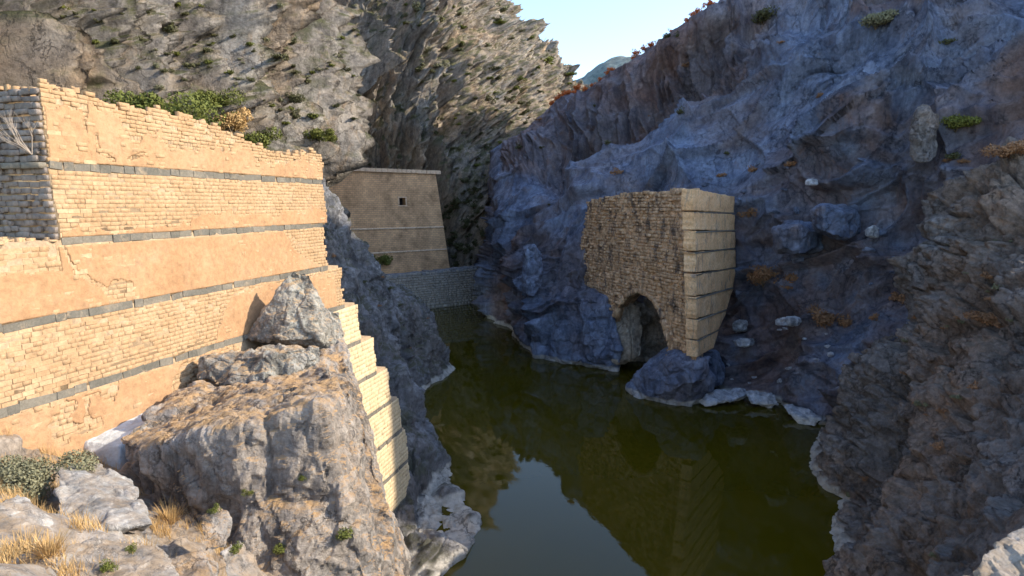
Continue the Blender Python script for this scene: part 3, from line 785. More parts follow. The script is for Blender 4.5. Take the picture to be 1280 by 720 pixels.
# stones
near, rest, cream = [], [], []
def coursed(k, s0f, s1f, z0, z1, h, ln, rough, mask=None, store=None, jag=.35, depth=.16):
    nC = max(1, round((z1 - z0) / h)); h = (z1 - z0) / nC
    for c in range(nC):
        za = z0 + c * h
        zc = za + h / 2
        s_ = s0f(zc) if callable(s0f) else s0f
        e_ = (s1f(zc) if callable(s1f) else s1f) + random.uniform(-jag, jag * .6)
        if s0f == 0.: s_ += random.uniform(-.03, .05)
        s_ -= random.uniform(0, .2) if s0f != 0. else 0
        while s_ < e_ - .1:
            l = min(ln * random.uniform(.55, 1.5), e_ - s_)
            if e_ - s_ - l < .12: l = e_ - s_
            sc0 = s_ + l / 2
            if mask is None or mask(sc0, zc):
                prot = random.gauss(0, rough)
                gap = random.choice((.004, .006, .01, .014, .03))
                it = (wp(sc0, zc, -.1 + prot), DW * max(l - gap, .05), NW * depth, UP * (h * random.uniform(.97, 1.02) - gap) + DW * random.uniform(-.012, .012))
                store.append(it)
            s_ += l
allst = []
coursed(1, 0., ENDS[1], bz(1) + .10, 25.0, .18, .42, .022, lambda s_, z: z < top_z(s_) - .05 + .22 * math.sin(s_ * 5.1) * math.sin(s_ * 1.7 + 1), allst, .3)
coursed(2, 0., ENDS[2], bz(2) + .10, bz(1) - .22, .2, .40, .010, None, allst, .12)
def m3(s_, z):   # bare stone at both ends of the rendered third tier
    return s_ > s_at(300, 17) or s_ < s_at(170, 16.5)
coursed(3, -13.5, ENDS[3], bz(3) + .10, bz(2) - .2, .21, .40, .010, m3, allst, .2)
coursed(4, -13.5, ENDS[4], bz(4) + .10, bz(3) - .2, .2, .40, .011, None, allst, .35)
coursed(5, -13.5, s_at(300, 10.7), bz(5) + .10, bz(4) - .2, .22, .42, .014, None, allst, .3)
# rank by size in the photo; the biggest 290 are single objects, the rest are one mesh
def seen(it):
    c = np.array(it[0]); q = project(c)
    inside = (-8 < q[0] < 420) and q[1] < 600
    return (np.linalg.norm(it[1]) * np.linalg.norm(it[3])) / c[1] ** 2 * (1 if inside else 0)
allst.sort(key=seen, reverse=True)
stone_objs("stone", allst[:290], M_STONE, wall)
r2 = [(lpt(c), a, b, d_) for c, a, b, d_ in allst[290:]]
merged_stones("small_stones", r2, M_STONE, wall)
cr_ = []
for k in range(5, 12):
    coursed(k, s_at(330, tier_top(k) - 1.5), ENDS[k], max(bz(k) + .1, -9), tier_top(k) - .2, .36, .8, .008, None, cr_, .16, .175)
merged_stones("pale_stones", [(lpt(c), a, b, d_) for c, a, b, d_ in cr_], M_CREAM, wall)
# ledge bands of slate slabs
slabs = []
for k in range(1, 11):
    z = bz(k)
    s_ = START.get(k + 1, -13.8) if k > 1 else 0.
    if k == 2: s_ = 0.
    e_ = min(ENDS[k], ENDS[k + 1]) - .05 if k < 3 else ENDS[k] - .1
    if k > 5: s_ = s_at(340, z)
    while s_ < e_ - .2:
        l = min(random.choice((.5, .8, 1.1, 1.5, 1.9)) * random.uniform(.85, 1.15), e_ - s_)
        hh = .35 * random.uniform(.85, 1.08)
        slabs.append((wp(s_ + l / 2, z - .05 + random.uniform(-.02, .02), -.12 + random.uniform(-.02, .03)), DW * (l - random.uniform(.0, .012)), NW * random.uniform(.19, .215), UP * hh + DW * random.uniform(-.06, .06)))
        s_ += l + (random.uniform(.05, .2) if random.random() < .12 else 0)
stone_objs("ledge_slab", slabs, M_SLAB, wall)
# render (plaster) sheets with ragged edges and open cracks
def sheet(name, s0, s1, z0, z1, keep, proud=.07, cell=.075, seed=1):
    nu, nv = int((s1 - s0) / cell) + 1, int((z1 - z0) / cell) + 1
    Sg, Zg = np.meshgrid(np.linspace(s0, s1, nu), np.linspace(z0, z1, nv))
    Pq = np.stack([Sg, Zg, np.full_like(Sg, seed)], -1)
    o_ = proud + .03 * fbm(Pq / 1.3, seed, 4) + .012 * fbm(Pq / .25, seed + 3, 3)
    W_ = OW + Sg[..., None] * DW + (np.maximum((bz(1) - Zg) * .085, 0) + o_)[..., None] * NW + Zg[..., None] * UP
    K = keep(Sg, Zg, Pq)
    Fq = grid_faces(nv, nu)
    kf = K.ravel()[Fq].all(1)
    Fq = Fq[kf]
    # close the free rims with a wall back to the stones
    E = np.concatenate([Fq[:, [i, (i + 1) % 4]] for i in range(4)])
    key = np.sort(E, 1); key = key[:, 0].astype(np.int64) * (nu * nv) + key[:, 1]
    uq, idx, cnt = np.unique(key, return_index=True, return_counts=True)
    B = E[idx[cnt == 1]]
    Wb = (W_ - NW * .12).reshape(-1, 3)
    Vv = np.concatenate([W_.reshape(-1, 3), Wb]) - WL
    rim = np.stack([B[:, 1], B[:, 0], B[:, 0] + nu * nv, B[:, 1] + nu * nv], 1)
    Fa = np.concatenate([Fq, rim])
    used, inv = np.unique(Fa, return_inverse=True)
    me = mesh_np(name, Vv[used], inv.reshape(Fa.shape), False)
    return link(name, me, M_PLASTER, wall)
def seg_dist(S_, Z_, pts, seed=0):
    D = np.full(S_.shape, 9.)
    jx = .10 * vnoise(np.stack([S_ * 3, Z_ * 3, S_ * 0 + seed], -1), seed)
    for (a, b), (c, d_) in zip(pts[:-1], pts[1:]):
        vx, vz = c - a, d_ - b
        t_ = np.clip(((S_ + jx - a) * vx + (Z_ - b) * vz) / (vx * vx + vz * vz + 1e-9), 0, 1)
        D = np.minimum(D, np.hypot(S_ + jx - a - t_ * vx, Z_ - b - t_ * vz))
    return D
def pxs(px, py):
    z = 16.
    for _ in range(6):
        s_ = s_at(px, z); Y = wp(s_, z)[1]; z = at(px, py, Y)[2]
    return (s_, z)
crk = [pxs(*q) for q in ((74, 303), (92, 340), (100, 343), (128, 360), (150, 377), (165, 388))]
def k3(Sg, Zg, Pq):
    e = fbm(Pq / .9, 31, 4)
    lim = np.interp(Zg, [15.4, 16.2, 17.2, 18.5], [s_at(404, 15.6), s_at(385, 16), s_at(365, 17), s_at(352, 18.3)])
    K = (Sg < lim + .4 * e) & (Zg < 18.28)
    K &= ~((Sg < s_at(72, 18)) & (Zg > 17.35 + .35 * e))
    d_ = seg_dist(Sg, Zg, crk, 3)
    K &= d_ > .055 + .05 * np.maximum(e, 0)
    # spalled patch beside the crack
    c0 = crk[4]
    K &= np.hypot((Sg - c0[0] - .1) / 1.15, Zg - c0[1] - .5) > .42 + .5 * e
    return K
sheet("plaster_sheet", -13, ENDS[3] + .5, bz(3) + .12, bz(2) - .2, k3, .08, .07, 2)
def k1(Sg, Zg, Pq):
    e = fbm(Pq / 1.1, 37, 4)
    tz = np.interp(Sg, [a for a, b in TOPS], [b for a, b in TOPS])
    K = (Zg < tz - .55 + 1.0 * e) & (Zg < 23.3 + 2.2 * e + .9 * np.clip(4 - Sg, 0, 1.6)) & (Sg > .02)
    for q in ([(118, 168), (122, 190), (140, 200)], [(160, 200), (178, 192)], [(190, 155), (192, 166)], [(105, 108), (104, 165)]):
        K &= seg_dist(Sg, Zg, [pxs(*v) for v in q], 5) > .05
    return K
sheet("plaster_sheet", 0.02, ENDS[1] - .1, bz(1) + .14, 24.8, k1, .085, .07, 6)
def k2(Sg, Zg, Pq):
    e = fbm(Pq / 1.4, 41, 4)
    return (Zg < bz(2) + .35 + .9 * e + .5 * np.clip((Sg - 6) / 6, 0, 1)) & (Zg < bz(1) - .25)
sheet("plaster_sheet", 0.05, ENDS[2] - .1, bz(2) + .11, bz(1) - .25, k2, .08, .07, 8)
def k4(Sg, Zg, Pq):
    e = fbm(Pq / 1.4, 47, 4)
    a = s_at(262, 13.)
    K = (Sg > a + (Zg - 12.3) * .75 + .5 * e) & (Sg < ENDS[4] - 1.2 + .4 * e) & (Zg < bz(3) - .5 + .5 * e)
    return K
sheet("plaster_sheet", 0.05, ENDS[4], bz(4) + .11, bz(3) - .2, k4, .08, .07, 10)
def k5(Sg, Zg, Pq):
    e = fbm(Pq / 1.2, 53, 4)
    K = (e > -.18) & (Zg < bz(4) - .22)
    for q in ([(106, 497), (108, 523)], [(76, 508), (78, 530)], [(106, 497), (120, 492), (138, 500)]):
        K &= seg_dist(Sg, Zg, [pxs(*v) for v in q], 7) > .05
    return K
sheet("plaster_sheet", -13, s_at(310, 11), bz(5) + .2, bz(4) - .2, k5, .09, .07, 12)
# shaded broken return face at the near end of the two upper tiers
ret = []
for z0, z1 in ((bz(2) + .05, bz(1) - .16), (bz(1) + .1, 24.6)):
    nC = round((z1 - z0) / .27); h = (z1 - z0) / nC
    for c in range(nC):
        o_ = .0
        while o_ < 6.5:
            l = random.uniform(.2, .65); zc = z0 + (c + .5) * h + random.uniform(-.03, .03)
            if not (z0 > 21 and zc > 24.7 - .05 * o_ + random.uniform(-.1, .1)):
                cpos = OW + NW * (off(zc) - o_ - l / 2) - DW * random.uniform(-.12, .08) + UP * zc
                ret.append((cpos + DW * .06, NW * -(l - .03), -DW * .2, UP * (h * random.uniform(.8, 1.0) - .02) + NW * random.uniform(-.04, .04)))
            o_ += l
ret.sort(key=lambda it: -np.linalg.norm(it[1]) * np.linalg.norm(it[3]) * ((project(it[0])[0] > -5)))
merged_stones("rough_end_stones", [(lpt(c), a, b, d_) for c, a, b, d_ in ret], M_RUBBLE, wall)
V, Fc = [], []
# ledge on the return face + capping rubble on the broken top
lg = []
o_ = 0
while o_ < 6:
    l = random.uniform(.5, 1.2)
    lg.append((OW + NW * (-o_ - l / 2) - DW * .02 + UP * (bz(1) - .05), NW * -(l - .03), -DW * .32, UP * .24)); o_ += l
merged_stones("end_ledge", [(lpt(c), a, b, d_) for c, a, b, d_ in lg], M_SLAB, wall)
cap = []
for i in range(600):
    s_ = random.uniform(0, ENDS[1] - .4); zt = float(top_z(s_)) - .22
    o_ = -random.uniform(.0, 3.0)
    a = random.uniform(0, 3.14); wd = random.uniform(.12, .42)
    rv = DW * math.cos(a) + NW * math.sin(a) + UP * random.uniform(-.25, .25); uv = np.cross(rv, UP)
    zt = max(zt + random.uniform(-.16, .1), bz(1) + .3)
    cap.append((lpt(OW + DW * s_ + NW * o_ + UP * zt), rv * wd, UP * random.uniform(.12, .3), uv * wd * random.uniform(.6, .9)))
merged_stones("capping_rubble", cap, M_STONE, wall)
# flat top of the third tier at the near end, with loose rubble
cap = []
for i in range(160):
    s_ = -random.uniform(.1, 7); o_ = -random.uniform(0, 3)
    a = random.uniform(0, 3.14); wd = random.uniform(.12, .4)
    rv = DW * math.cos(a) + NW * math.sin(a); uv = np.cross(rv, UP)
    cap.append((lpt(OW + DW * s_ + NW * (o_ + .25) + UP * (bz(2) - .03)), rv * wd, UP * random.uniform(.05, .2), uv * wd))
merged_stones("ledge_rubble", cap, M_STONE, wall)

t = NT("weathered_pier_rubble")
p = t.pos()
blk = t.noise(p, .32, 6, .65, .5)
c = t.ramp(t.noise(p, 1.6, 3, .6), [(.3, (.52, .32, .18)), (.5, (.68, .44, .26)), (.7, (.74, .53, .35))])
c = t.mix(t.ramp(t.noise(t.scale(p, (1, 1, .35)), .75, 8, .7), [(.5, 0.), (.62, .85)]), c, (.085, .075, .075))
c = t.mix(t.ramp(blk, [(.55, 0.), (.68, .6)]), c, (.46, .27, .13))
c = t.mix(t.ramp(t.noise(p, 2.6, 8, .7), [(.62, 0.), (.72, .6)]), c, (.45, .42, .40))
c = t.mix(1., c, t.ramp(t.voro(p, 1.7, 'F1', 1), [(0., .6), (1., 1.25)]), 'MULTIPLY')
t.bsdf(Base_Color=c, Roughness=.92, Normal=t.bump(t.noise(p, 5, 9, .7), .8, .12))
M_PIERR = t.m
# ------------------------------------------------------------------ the broken dam: far pier with an arch
PC = np.array(at(868, 300, 80.)); PC[2] = 0            # plan position of the corner between the two faces
pier = empty("ruined_pier", (PC[0], PC[1], -6))
tag(pier, "broken stone pier of the dam with an arched opening and stepped right face", 'ruin')
PL = np.array(pier.location)
DP = np.array([math.sin(R(36)), math.cos(R(36)), 0]); NP = np.array([DP[1], -DP[0], 0])
# broken face runs from the corner to the left and slightly back
LFv = np.array(at(735, 300, 108.)); LFv[2] = 0
DL = LFv - PC; DL /= np.linalg.norm(DL); NL = np.array([DL[1], -DL[0], 0])
if NL[1] > 0: NL = -NL
def corner_px(z): return np.interp(z, [-6, 4, 14, 22], [877, 872, 866, 863])
def pier_corner(z):
    a = np.array(at(corner_px(z), 300, 80.)); a[2] = z; return a
def face_pt(px, py):
    """point of the broken face plane seen at a photo pixel"""
    o = np.array([0, 0, CAMZ]); d = np.array(at(px, py, 10.)) - o
    t_ = ((PC - o) @ NL) / (d @ NL); return o + d * t_
OUT = [(862, 236), (820, 240), (790, 240), (760, 246), (735, 252), (730, 290), (718, 332), (702, 368), (735, 373), (762, 385), (770, 400)]
ARCH = [(770, 402), (772, 385), (782, 370), (798, 366), (812, 372), (824, 388), (831, 410), (834, 432)]
FOOT = [(836, 448), (845, 462), (862, 466), (869, 458)]
poly = OUT + ARCH + FOOT
fp = np.array([face_pt(*q) for q in poly])
bm = bmesh.new()
DEPTH = DP * 9.0 + np.array([0, 0, 0])
fv = [bm.verts.new(v - PL - NL * .12) for v in fp]
bv = [bm.verts.new(v - PL + DP * float(np.interp(v[2], [-7, 0, 10, 22], [1.6, 3.6, 7.5, 9.])) - UP * .6) for v in fp]
bm.faces.new(fv); bm.faces.new(bv[::-1])
for i in range(len(fv)):
    j = (i + 1) % len(fv); bm.faces.new((fv[i], bv[i], bv[j], fv[j]))
bmesh.ops.recalc_face_normals(bm, faces=bm.faces)
bmesh.ops.triangulate(bm, faces=[f for f in bm.faces if len(f.verts) > 4])
me = bpy.data.meshes.new("pier_core"); bm.to_mesh(me); bm.free()
link("pier_core", me, M_PIERR, pier)
def inside(q, pl):
    x, y = q; r = False
    for (x1, y1), (x2, y2) in zip(pl, pl[1:] + pl[:1]):
        if (y1 > y) != (y2 > y) and x < (x2 - x1) * (y - y1) / (y2 - y1) + x1: r = not r
    return r
st = []
ul = np.array([(v - PC) @ DL for v in fp]); 
z = fp[:, 2].min() + .2
rr = random.Random(3)
while z < fp[:, 2].max() + .3:
    h = rr.uniform(.36, .56)
    u = -1.0
    while u < ul.max() + .5:
        l = rr.uniform(.6, 1.7)
        c = PC + UP * rr.gauss(0, .05) + DL * (u + l / 2) + UP * (z + h / 2)
        q = project(c)
        if inside((q[0], q[1]), poly) and rr.random() > .09:
            dep = .30 + rr.gauss(0, .075) + .28 * float(fbm(np.array([c / 2.5]), 77, 3)[0])
            st.append((c - PL - NL * .14, DL * (l - rr.uniform(.08, .16)), NL * max(dep, .1), UP * (h - rr.uniform(.05, .1))))
        u += l
    z += h
merged_stones("rubble_face", st, M_PIERR, pier)
# voussoir ring of the arch
vs = []
apts = [face_pt(*q) for q in ((771, 398), (773, 384), (781, 372), (790, 366), (799, 364), (808, 367), (817, 375), (824, 386), (829, 399), (832, 413), (835, 427))]
for a, b in zip(apts[:-1], apts[1:]):
    m_ = (a + b) / 2; dv = b - a; L = np.linalg.norm(dv); n_ = np.cross(NL, dv / L)
    vs.append((m_ - PL + n_ * .1 - NL * .3, dv * .93, NL * .62, n_ * -.75))
merged_stones("arch_ring", vs, M_PIERR, pier)
# stepped outer face: one dressed tier above another with dark recessed joints
lines = [(236, 246), (265, 268), (289, 290), (315, 312), (342, 336), (371, 361), (399, 388), (425, 412), (447, 434)]
redge = [914, 913, 913, 912, 912, 907, 898, 887, 879]
ledge_ = [861, 861, 861, 860.5, 860, 859.5, 859, 858.5, 858]
def fpt(px, py):
    """point of the stepped face (vertical plane through the corner, along the dam line)"""
    o = np.array([0, 0, CAMZ]); d = np.array(at(px, py, 10.)) - o
    t_ = ((PC - o) @ NP) / (d @ NP); return o + d * t_
for i in range(8):
    a, b = fpt(ledge_[i], lines[i][0]), fpt(redge[i], lines[i][1])
    c_, d_ = fpt(ledge_[i + 1], lines[i + 1][0]), fpt(redge[i + 1], lines[i + 1][1])
    dz = np.array([0, 0, .2])
    step = NP * (.13 * i)
    q = [c_ + dz, d_ + dz, b, a]
    nu, nv = 44, 22
    G = np.zeros((nv, nu, 3))
    for v in range(nv):
        for u in range(nu):
            f, e = u / (nu - 1), v / (nv - 1)
            G[v, u] = (q[0] * (1 - f) + q[1] * f) * (1 - e) + (q[3] * (1 - f) + q[2] * f) * e
    G += (step + NP * .5)[None, None] + NP * (.16 * fbm(G / 1.5, 80 + i, 5, .6) + .05 * np.linspace(1, 0, nv)[:, None])[..., None] + UP * (.16 * fbm(G / .9, 180 + i, 4) * np.clip(np.abs(np.linspace(-1, 1, nv)) * 3 - 2, 0, 1)[:, None])[..., None] + DP * (.22 * fbm(G / .7, 280 + i, 4) * np.clip(np.abs(np.linspace(-1, 1, nu)) * 5 - 4, 0, 1)[None])[..., None]
    B_ = G - NP * 1.5
    VV = np.concatenate([G.reshape(-1, 3), B_.reshape(-1, 3)]) - PL
    ff = list(map(list, grid_faces(nv, nu)))
    N0 = nu * nv
    ring = [(0, u) for u in range(nu)] + [(v, nu - 1) for v in range(1, nv)] + [(nv - 1, u) for u in range(nu - 2, -1, -1)] + [(v, 0) for v in range(nv - 2, 0, -1)]
    ri = [v * nu + u for v, u in ring]
    for x, y in zip(ri, ri[1:] + ri[:1]): ff.append([y, x, x + N0, y + N0])
    link("tier_block", mesh_np("tier_block", VV, ff), M_TIER, pier)
    if i > 0:
        la, lb = fpt(ledge_[i], lines[i][0]), fpt(redge[i], lines[i][1])
        dv = lb - la
        me = VAR[i].copy(); me.materials.append(M_SLAB)
        o = link("ledge_slab", me, None, pier)
        Mx = Matrix.Identity(4)
        for kk, vec in enumerate((dv * .985, NP * 1.12, UP * .17)):
            for aa in range(3): Mx[aa][kk] = vec[aa]
        cc = (la + lb) / 2 - PL + UP * .09 + NP * (.13 * i - .55)
        for aa in range(3): Mx[aa][3] = cc[aa]
        o.matrix_local = Mx
# rubble on the pier top
cap = []
for i in range(260):
    f = random.random(); g_ = random.random()
    base = np.array(fp[0]) * (1 - f) + np.array(fp[4]) * f + DP * g_ * 7 * .9
    a = random.uniform(0, 3.14); wd = random.uniform(.3, .9)
    rv = DP * math.cos(a) + NP * math.sin(a); uv = np.cross(rv, UP)
    cap.append((base - PL - UP * (.4 + .6 * g_ * 1.0), rv * wd, UP * random.uniform(.3, .8), uv * wd * .8))
merged_stones("top_rubble", cap, M_PIERR, pier)
# rock wall closing the back of the arch
hull_rock("rock_rib", [[A(742, 258, 112), A(726, 262, 114), A(698, 330, 113), A(686, 376, 110), A(716, 380, 106), A(733, 300, 109.5), A(724, 340, 107.5), A(750, 330, 114), A(715, 290, 119), A(700, 385, 118), A(742, 262, 118)]],
          M_RCLIFF, .22, [(6, .9, (1, 1, 2)), (2, .35, (1, 1, 1.6))], 251, "smooth blue-grey rock rib hugging the left edge of the pier", 'rock')
hull_rock("arch_back_rock", [[A(745, 350, 110), A(850, 350, 104), A(855, 450, 104), A(750, 455, 108), A(745, 400, 108), A(770, 470, 106), A(850, 470, 102), A(800, 330, 116), A(790, 460, 116), A(850, 400, 112)]],
          M_ARCH, .3, [(5, 1.2, (1, 1, 1.5)), (1.7, .45, (1, 1, 1))], 231, "dark brown rock seen through the arch of the pier", 'rock')
hull_rock("arch_pillar_rock", [[A(766, 384, 101), A(782, 372, 100.5), A(798, 384, 99.5), A(806, 412, 98.5), A(800, 446, 98), A(770, 452, 98), A(756, 440, 101), A(770, 400, 106), A(790, 430, 104), A(770, 460, 100)]],
          M_ARCH, .2, [(4, .8, (1, 1, 2.)), (1.4, .3, (1, 1, 1.4))], 241, "pale brown rock bulge filling the left side of the arch", 'rock')
hull_rock("shore_rock", [[A(700, 372, 106), A(714, 356, 106), A(738, 364, 102), A(768, 384, 99), A(778, 440, 96.5), A(752, 453, 99), A(700, 455, 103), A(672, 440, 108), A(665, 418, 111), A(682, 393, 109), A(720, 440, 114), A(760, 380, 112), A(690, 475, 105), A(770, 475, 99)]],
          M_RCLIFF, .25, [(6, 1.3, (1, 1, 1)), (2, .45, (1, 1, 1))], 236, "rounded blue shore rock left of the pier arch", 'rock')

# ------------------------------------------------------------------ tower and weir beyond
TL, TR = np.array([-49., 148., 0]), np.array([-21.3, 170., 0])
DT = (TR - TL); LT = np.linalg.norm(DT); DT /= LT; NTt = np.array([DT[1], -DT[0], 0])
tow = empty("masonry_abutment", (*((TL + TR) / 2)[:2], 2))
tag(tow, "tall brown stone abutment building with one small square window", 'building')
TW = np.array(tow.location)
t = NT("coursed_brown_masonry")
p = t.objco()
br = t.t.nodes.new("ShaderNodeTexBrick")
u = t.t.nodes.new("ShaderNodeCombineXYZ")
dotn = t.t.nodes.new("ShaderNodeVectorMath"); dotn.operation = 'DOT_PRODUCT'
t.set(dotn.inputs[0], p); dotn.inputs[1].default_value = tuple(DT)
t.set(u.inputs[0], dotn.outputs['Value']); t.set(u.inputs[1], t.xyz(p)[2])
t.set(br.inputs['Vector'], u.outputs[0])
br.inputs['Scale'].default_value = 1.0
br.inputs['Brick Width'].default_value = 1.1; br.inputs['Row Height'].default_value = .5
br.inputs['Mortar Size'].default_value = .035
br.inputs['Color1'].default_value = (.62, .375, .20, 1); br.inputs['Color2'].default_value = (.50, .305, .165, 1); br.inputs['Mortar'].default_value = (.27, .185, .13, 1)
c = t.mix(1., br.outputs[0], t.ramp(t.noise(p, .25, 8, .7), [(.3, .5), (.5, 1.), (.7, 1.4)]), 'MULTIPLY')
t.bsdf(Base_Color=c, Roughness=.9)
b1 = t.bump(br.outputs[1], -.6, .08)
t.bsdf(Normal=t.bump(t.noise(p, 3, 8, .7), .6, .1, b1))
M_TOWER = t.m
ZT, ZB = 28.2, -2.0
def tp(u_, z, o_=0):   # battered face
    return TL + DT * u_ + NTt * ((ZT - z) * .07 + o_) + UP * z - TW
def tower_face(u0, u1, z0, z1):
    return [tp(u0, z0), tp(u1, z0), tp(u1, z1), tp(u0, z1)]
ue = lambda z: LT + (ZT - z) * .115
wu = s0 = None
# window position from the photo
o = np.array([0, 0, CAMZ]); d = np.array(at(503, 252, 10.)) - o
tt = ((TL + NTt * .6 - o) @ NTt) / (d @ NTt); wc = o + d * tt
wu, wz = (wc - TL) @ DT, wc[2]
V, Fc = [], []
def quad(*q):
    b = len(V); V.extend(q); Fc.append([b, b + 1, b + 2, b + 3])
hw, hh = .95, .95
for (u0, u1, z0, z1) in ((-13, wu - hw, wz - hh, wz + hh), (wu + hw, None, wz - hh, wz + hh), (-13, None, ZB, wz - hh), (-13, None, wz + hh, ZT)):
    quad(tp(u0, z0), tp(ue(z0) if u1 is None else u1, z0), tp(ue(z1) if u1 is None else u1, z1), tp(u0, z1))
back = -NTt * 12
quad(tp(ue(ZB), ZB), tp(ue(ZB), ZB) + back * 1.2 + DT * 2, tp(ue(ZT), ZT) + back, tp(ue(ZT), ZT))
quad(tp(-13, ZT), tp(ue(ZT), ZT), tp(ue(ZT), ZT) + back, tp(-13, ZT) + back)
quad(tp(-13, ZB), tp(-13, ZT), tp(-13, ZT) + back, tp(-13, ZB) + back)
dz_ = -NTt * 1.6
for (a, b) in (((-1, -1), (1, -1)), ((1, -1), (1, 1)), ((1, 1), (-1, 1)), ((-1, 1), (-1, -1))):
    pa, pb = tp(wu + a[0] * hw, wz + a[1] * hh), tp(wu + b[0] * hw, wz + b[1] * hh)
    quad(pa, pb, pb + dz_, pa + dz_)
link("wall", mesh_np("wall", V, Fc), M_TOWER, tow)
t = NT("dark_opening_interior"); t.bsdf(Base_Color=(.015, .012, .012), Roughness=1.0); M_DARK = t.m
wo = link("window", mesh_np("window", [tp(wu - hw, wz - hh) + dz_ * .98, tp(wu + hw, wz - hh) + dz_ * .98, tp(wu + hw, wz + hh) + dz_ * .98, tp(wu - hw, wz + hh) + dz_ * .98], [(0, 1, 2, 3)]), M_DARK, tow)
fr = []
for (cu, cz, wd_, ht_) in ((wu, wz + hh + .18, 2 * hw + .7, .3), (wu, wz - hh - .18, 2 * hw + .9, .3), (wu - hw - .15, wz, .28, 2 * hh), (wu + hw + .15, wz, .28, 2 * hh)):
    fr.append((tp(cu, cz, -.15), DT * wd_, NTt * .3, UP * ht_))
merged_stones("window_frame", fr, M_PIERF, wo)['kind'] = 'part'
del bpy.data.objects['window_frame']['kind']
cop = []
s_ = -13.
while s_ < LT + .5:
    l = random.uniform(1.1, 1.9)
    cop.append((tp(s_ + l / 2, ZT + .45, -.5) - NTt * 0, DT * (l - .06), NTt * 1.0, UP * .95)); s_ += l
stone_objs("coping_stone", [(c + TW, a, b, d2) for c, a, b, d2 in cop], M_PIERF, tow)
for zz in (13.5, 7.2):
    it = []
    s_ = -13.
    while s_ < ue(zz) - .2:
        l = min(random.uniform(1.4, 2.4), ue(zz) - s_)
        it.append((tp(s_ + l / 2, zz, -.3), DT * (l - .04), NTt * .48, UP * .42)); s_ += l
    merged_stones("string_course", it, M_PIERF, tow)

WA, WB = np.array([-34., 150.5, 0]), np.array([-3.5, 172.5, 0])
weir = empty("weir_wall", (*((WA + WB) / 2)[:2], WATER))
tag(weir, "low blue-grey stone weir wall closing the far end of the pool", 'weir')
WW = np.array(weir.location)
DWr = WB - WA; LW = np.linalg.norm(DWr); DWr /= LW; NWr = np.array([DWr[1], -DWr[0], 0])
def wpt(u_, z, o_): return WA + DWr * u_ + NWr * (o_ - (z + 8) * .05) + UP * z - WW
pts = [wpt(0, -11, 0), wpt(LW, -11, 0), wpt(LW, -11, -4), wpt(0, -11, -4), wpt(0, 1.0, 0), wpt(LW, 2.0, 0), wpt(LW, 2.0, -4), wpt(0, 1.0, -4)]
link("weir_core", box_mesh("weir_core", pts), M_RUBBLE, weir)
it = []
z = -10.
while z < 1.4:
    h = random.uniform(.5, .8); u_ = 0.
    while u_ < LW:
        l = random.uniform(.6, 1.7)
        it.append((wpt(u_ + l / 2, z + h / 2, -.12 + random.gauss(0, .06)), DWr * (l - .18), NWr * random.uniform(.3, .42), UP * (h - .15))); u_ += l
    z += h
merged_stones("weir_stones", it, M_WEIR, weir)
it = []
u_ = 0.
while u_ < LW:
    l = random.uniform(.9, 2.0)
    it.append((wpt(u_ + l / 2, 1.3 + u_ / LW + random.uniform(-.15, .2), -2.2) + WW, DWr * (l - .1), NWr * random.uniform(2.2, 2.6), UP * random.uniform(.6, .95))); u_ += l
stone_objs("crest_stone", it, M_PALE, weir)

# ------------------------------------------------------------------ plants
def shrub_mesh(name, n, leaf, seed, flat=.75, clumps=7, tall=1.0):
    r = np.random.default_rng(seed)
    cc = r.normal(0, .26, (clumps, 3)); cc[:, 2] = np.abs(cc[:, 2]) * flat * tall + .22
    cr_ = r.uniform(.22, .42, clumps)
    k = r.integers(0, clumps, n)
    d = r.normal(0, 1, (n, 3)); d /= np.linalg.norm(d, axis=1, keepdims=True)
    p_ = cc[k] + d * (cr_[k] * r.uniform(.35, 1.05, n) ** .6)[:, None] * np.array([1, 1, flat])
    p_[:, 2] = np.maximum(p_[:, 2], .0)
    a = r.normal(0, 1, (n, 3)); a /= np.linalg.norm(a, axis=1, keepdims=True)
    b = np.cross(a, d + .4 * r.normal(0, 1, (n, 3))); b /= np.linalg.norm(b, axis=1, keepdims=True) + 1e-6
    s1 = leaf * r.uniform(.6, 1.5, (n, 1)); s2 = s1 * .55
    V_ = np.stack([p_ - a * s1, p_ + b * s2, p_ + a * s1, p_ - b * s2], 1).reshape(-1, 3)
    return mesh_np(name, V_, np.arange(n * 4).reshape(-1, 4))
def stem_mesh(name, n, seed, h=.7, r0=.02, spread=.35):
    r = random.Random(seed); V_, F_ = [], []
    for i in range(n):
        a = r.uniform(0, 6.28); tip = np.array([math.cos(a) * spread * r.uniform(.3, 1), math.sin(a) * spread * r.uniform(.3, 1), h * r.uniform(.6, 1)])
        b = len(V_)
        mid_ = tip * .5 + np.array([r.uniform(-.06, .06), r.uniform(-.06, .06), .05])
        for q_, rad in ((np.zeros(3), r0), (mid_, r0 * .7), (tip, r0 * .2)):
            for s_ in range(3):
                V_.append(q_ + rad * np.array([math.cos(s_ * 2.09), math.sin(s_ * 2.09), 0]))
        for l_ in (0, 3):
            for s_ in range(3): F_.append((b + l_ + s_, b + l_ + (s_ + 1) % 3, b + l_ + 3 + (s_ + 1) % 3, b + l_ + 3 + s_))
    return mesh_np(name, V_, F_)
SHM = {}
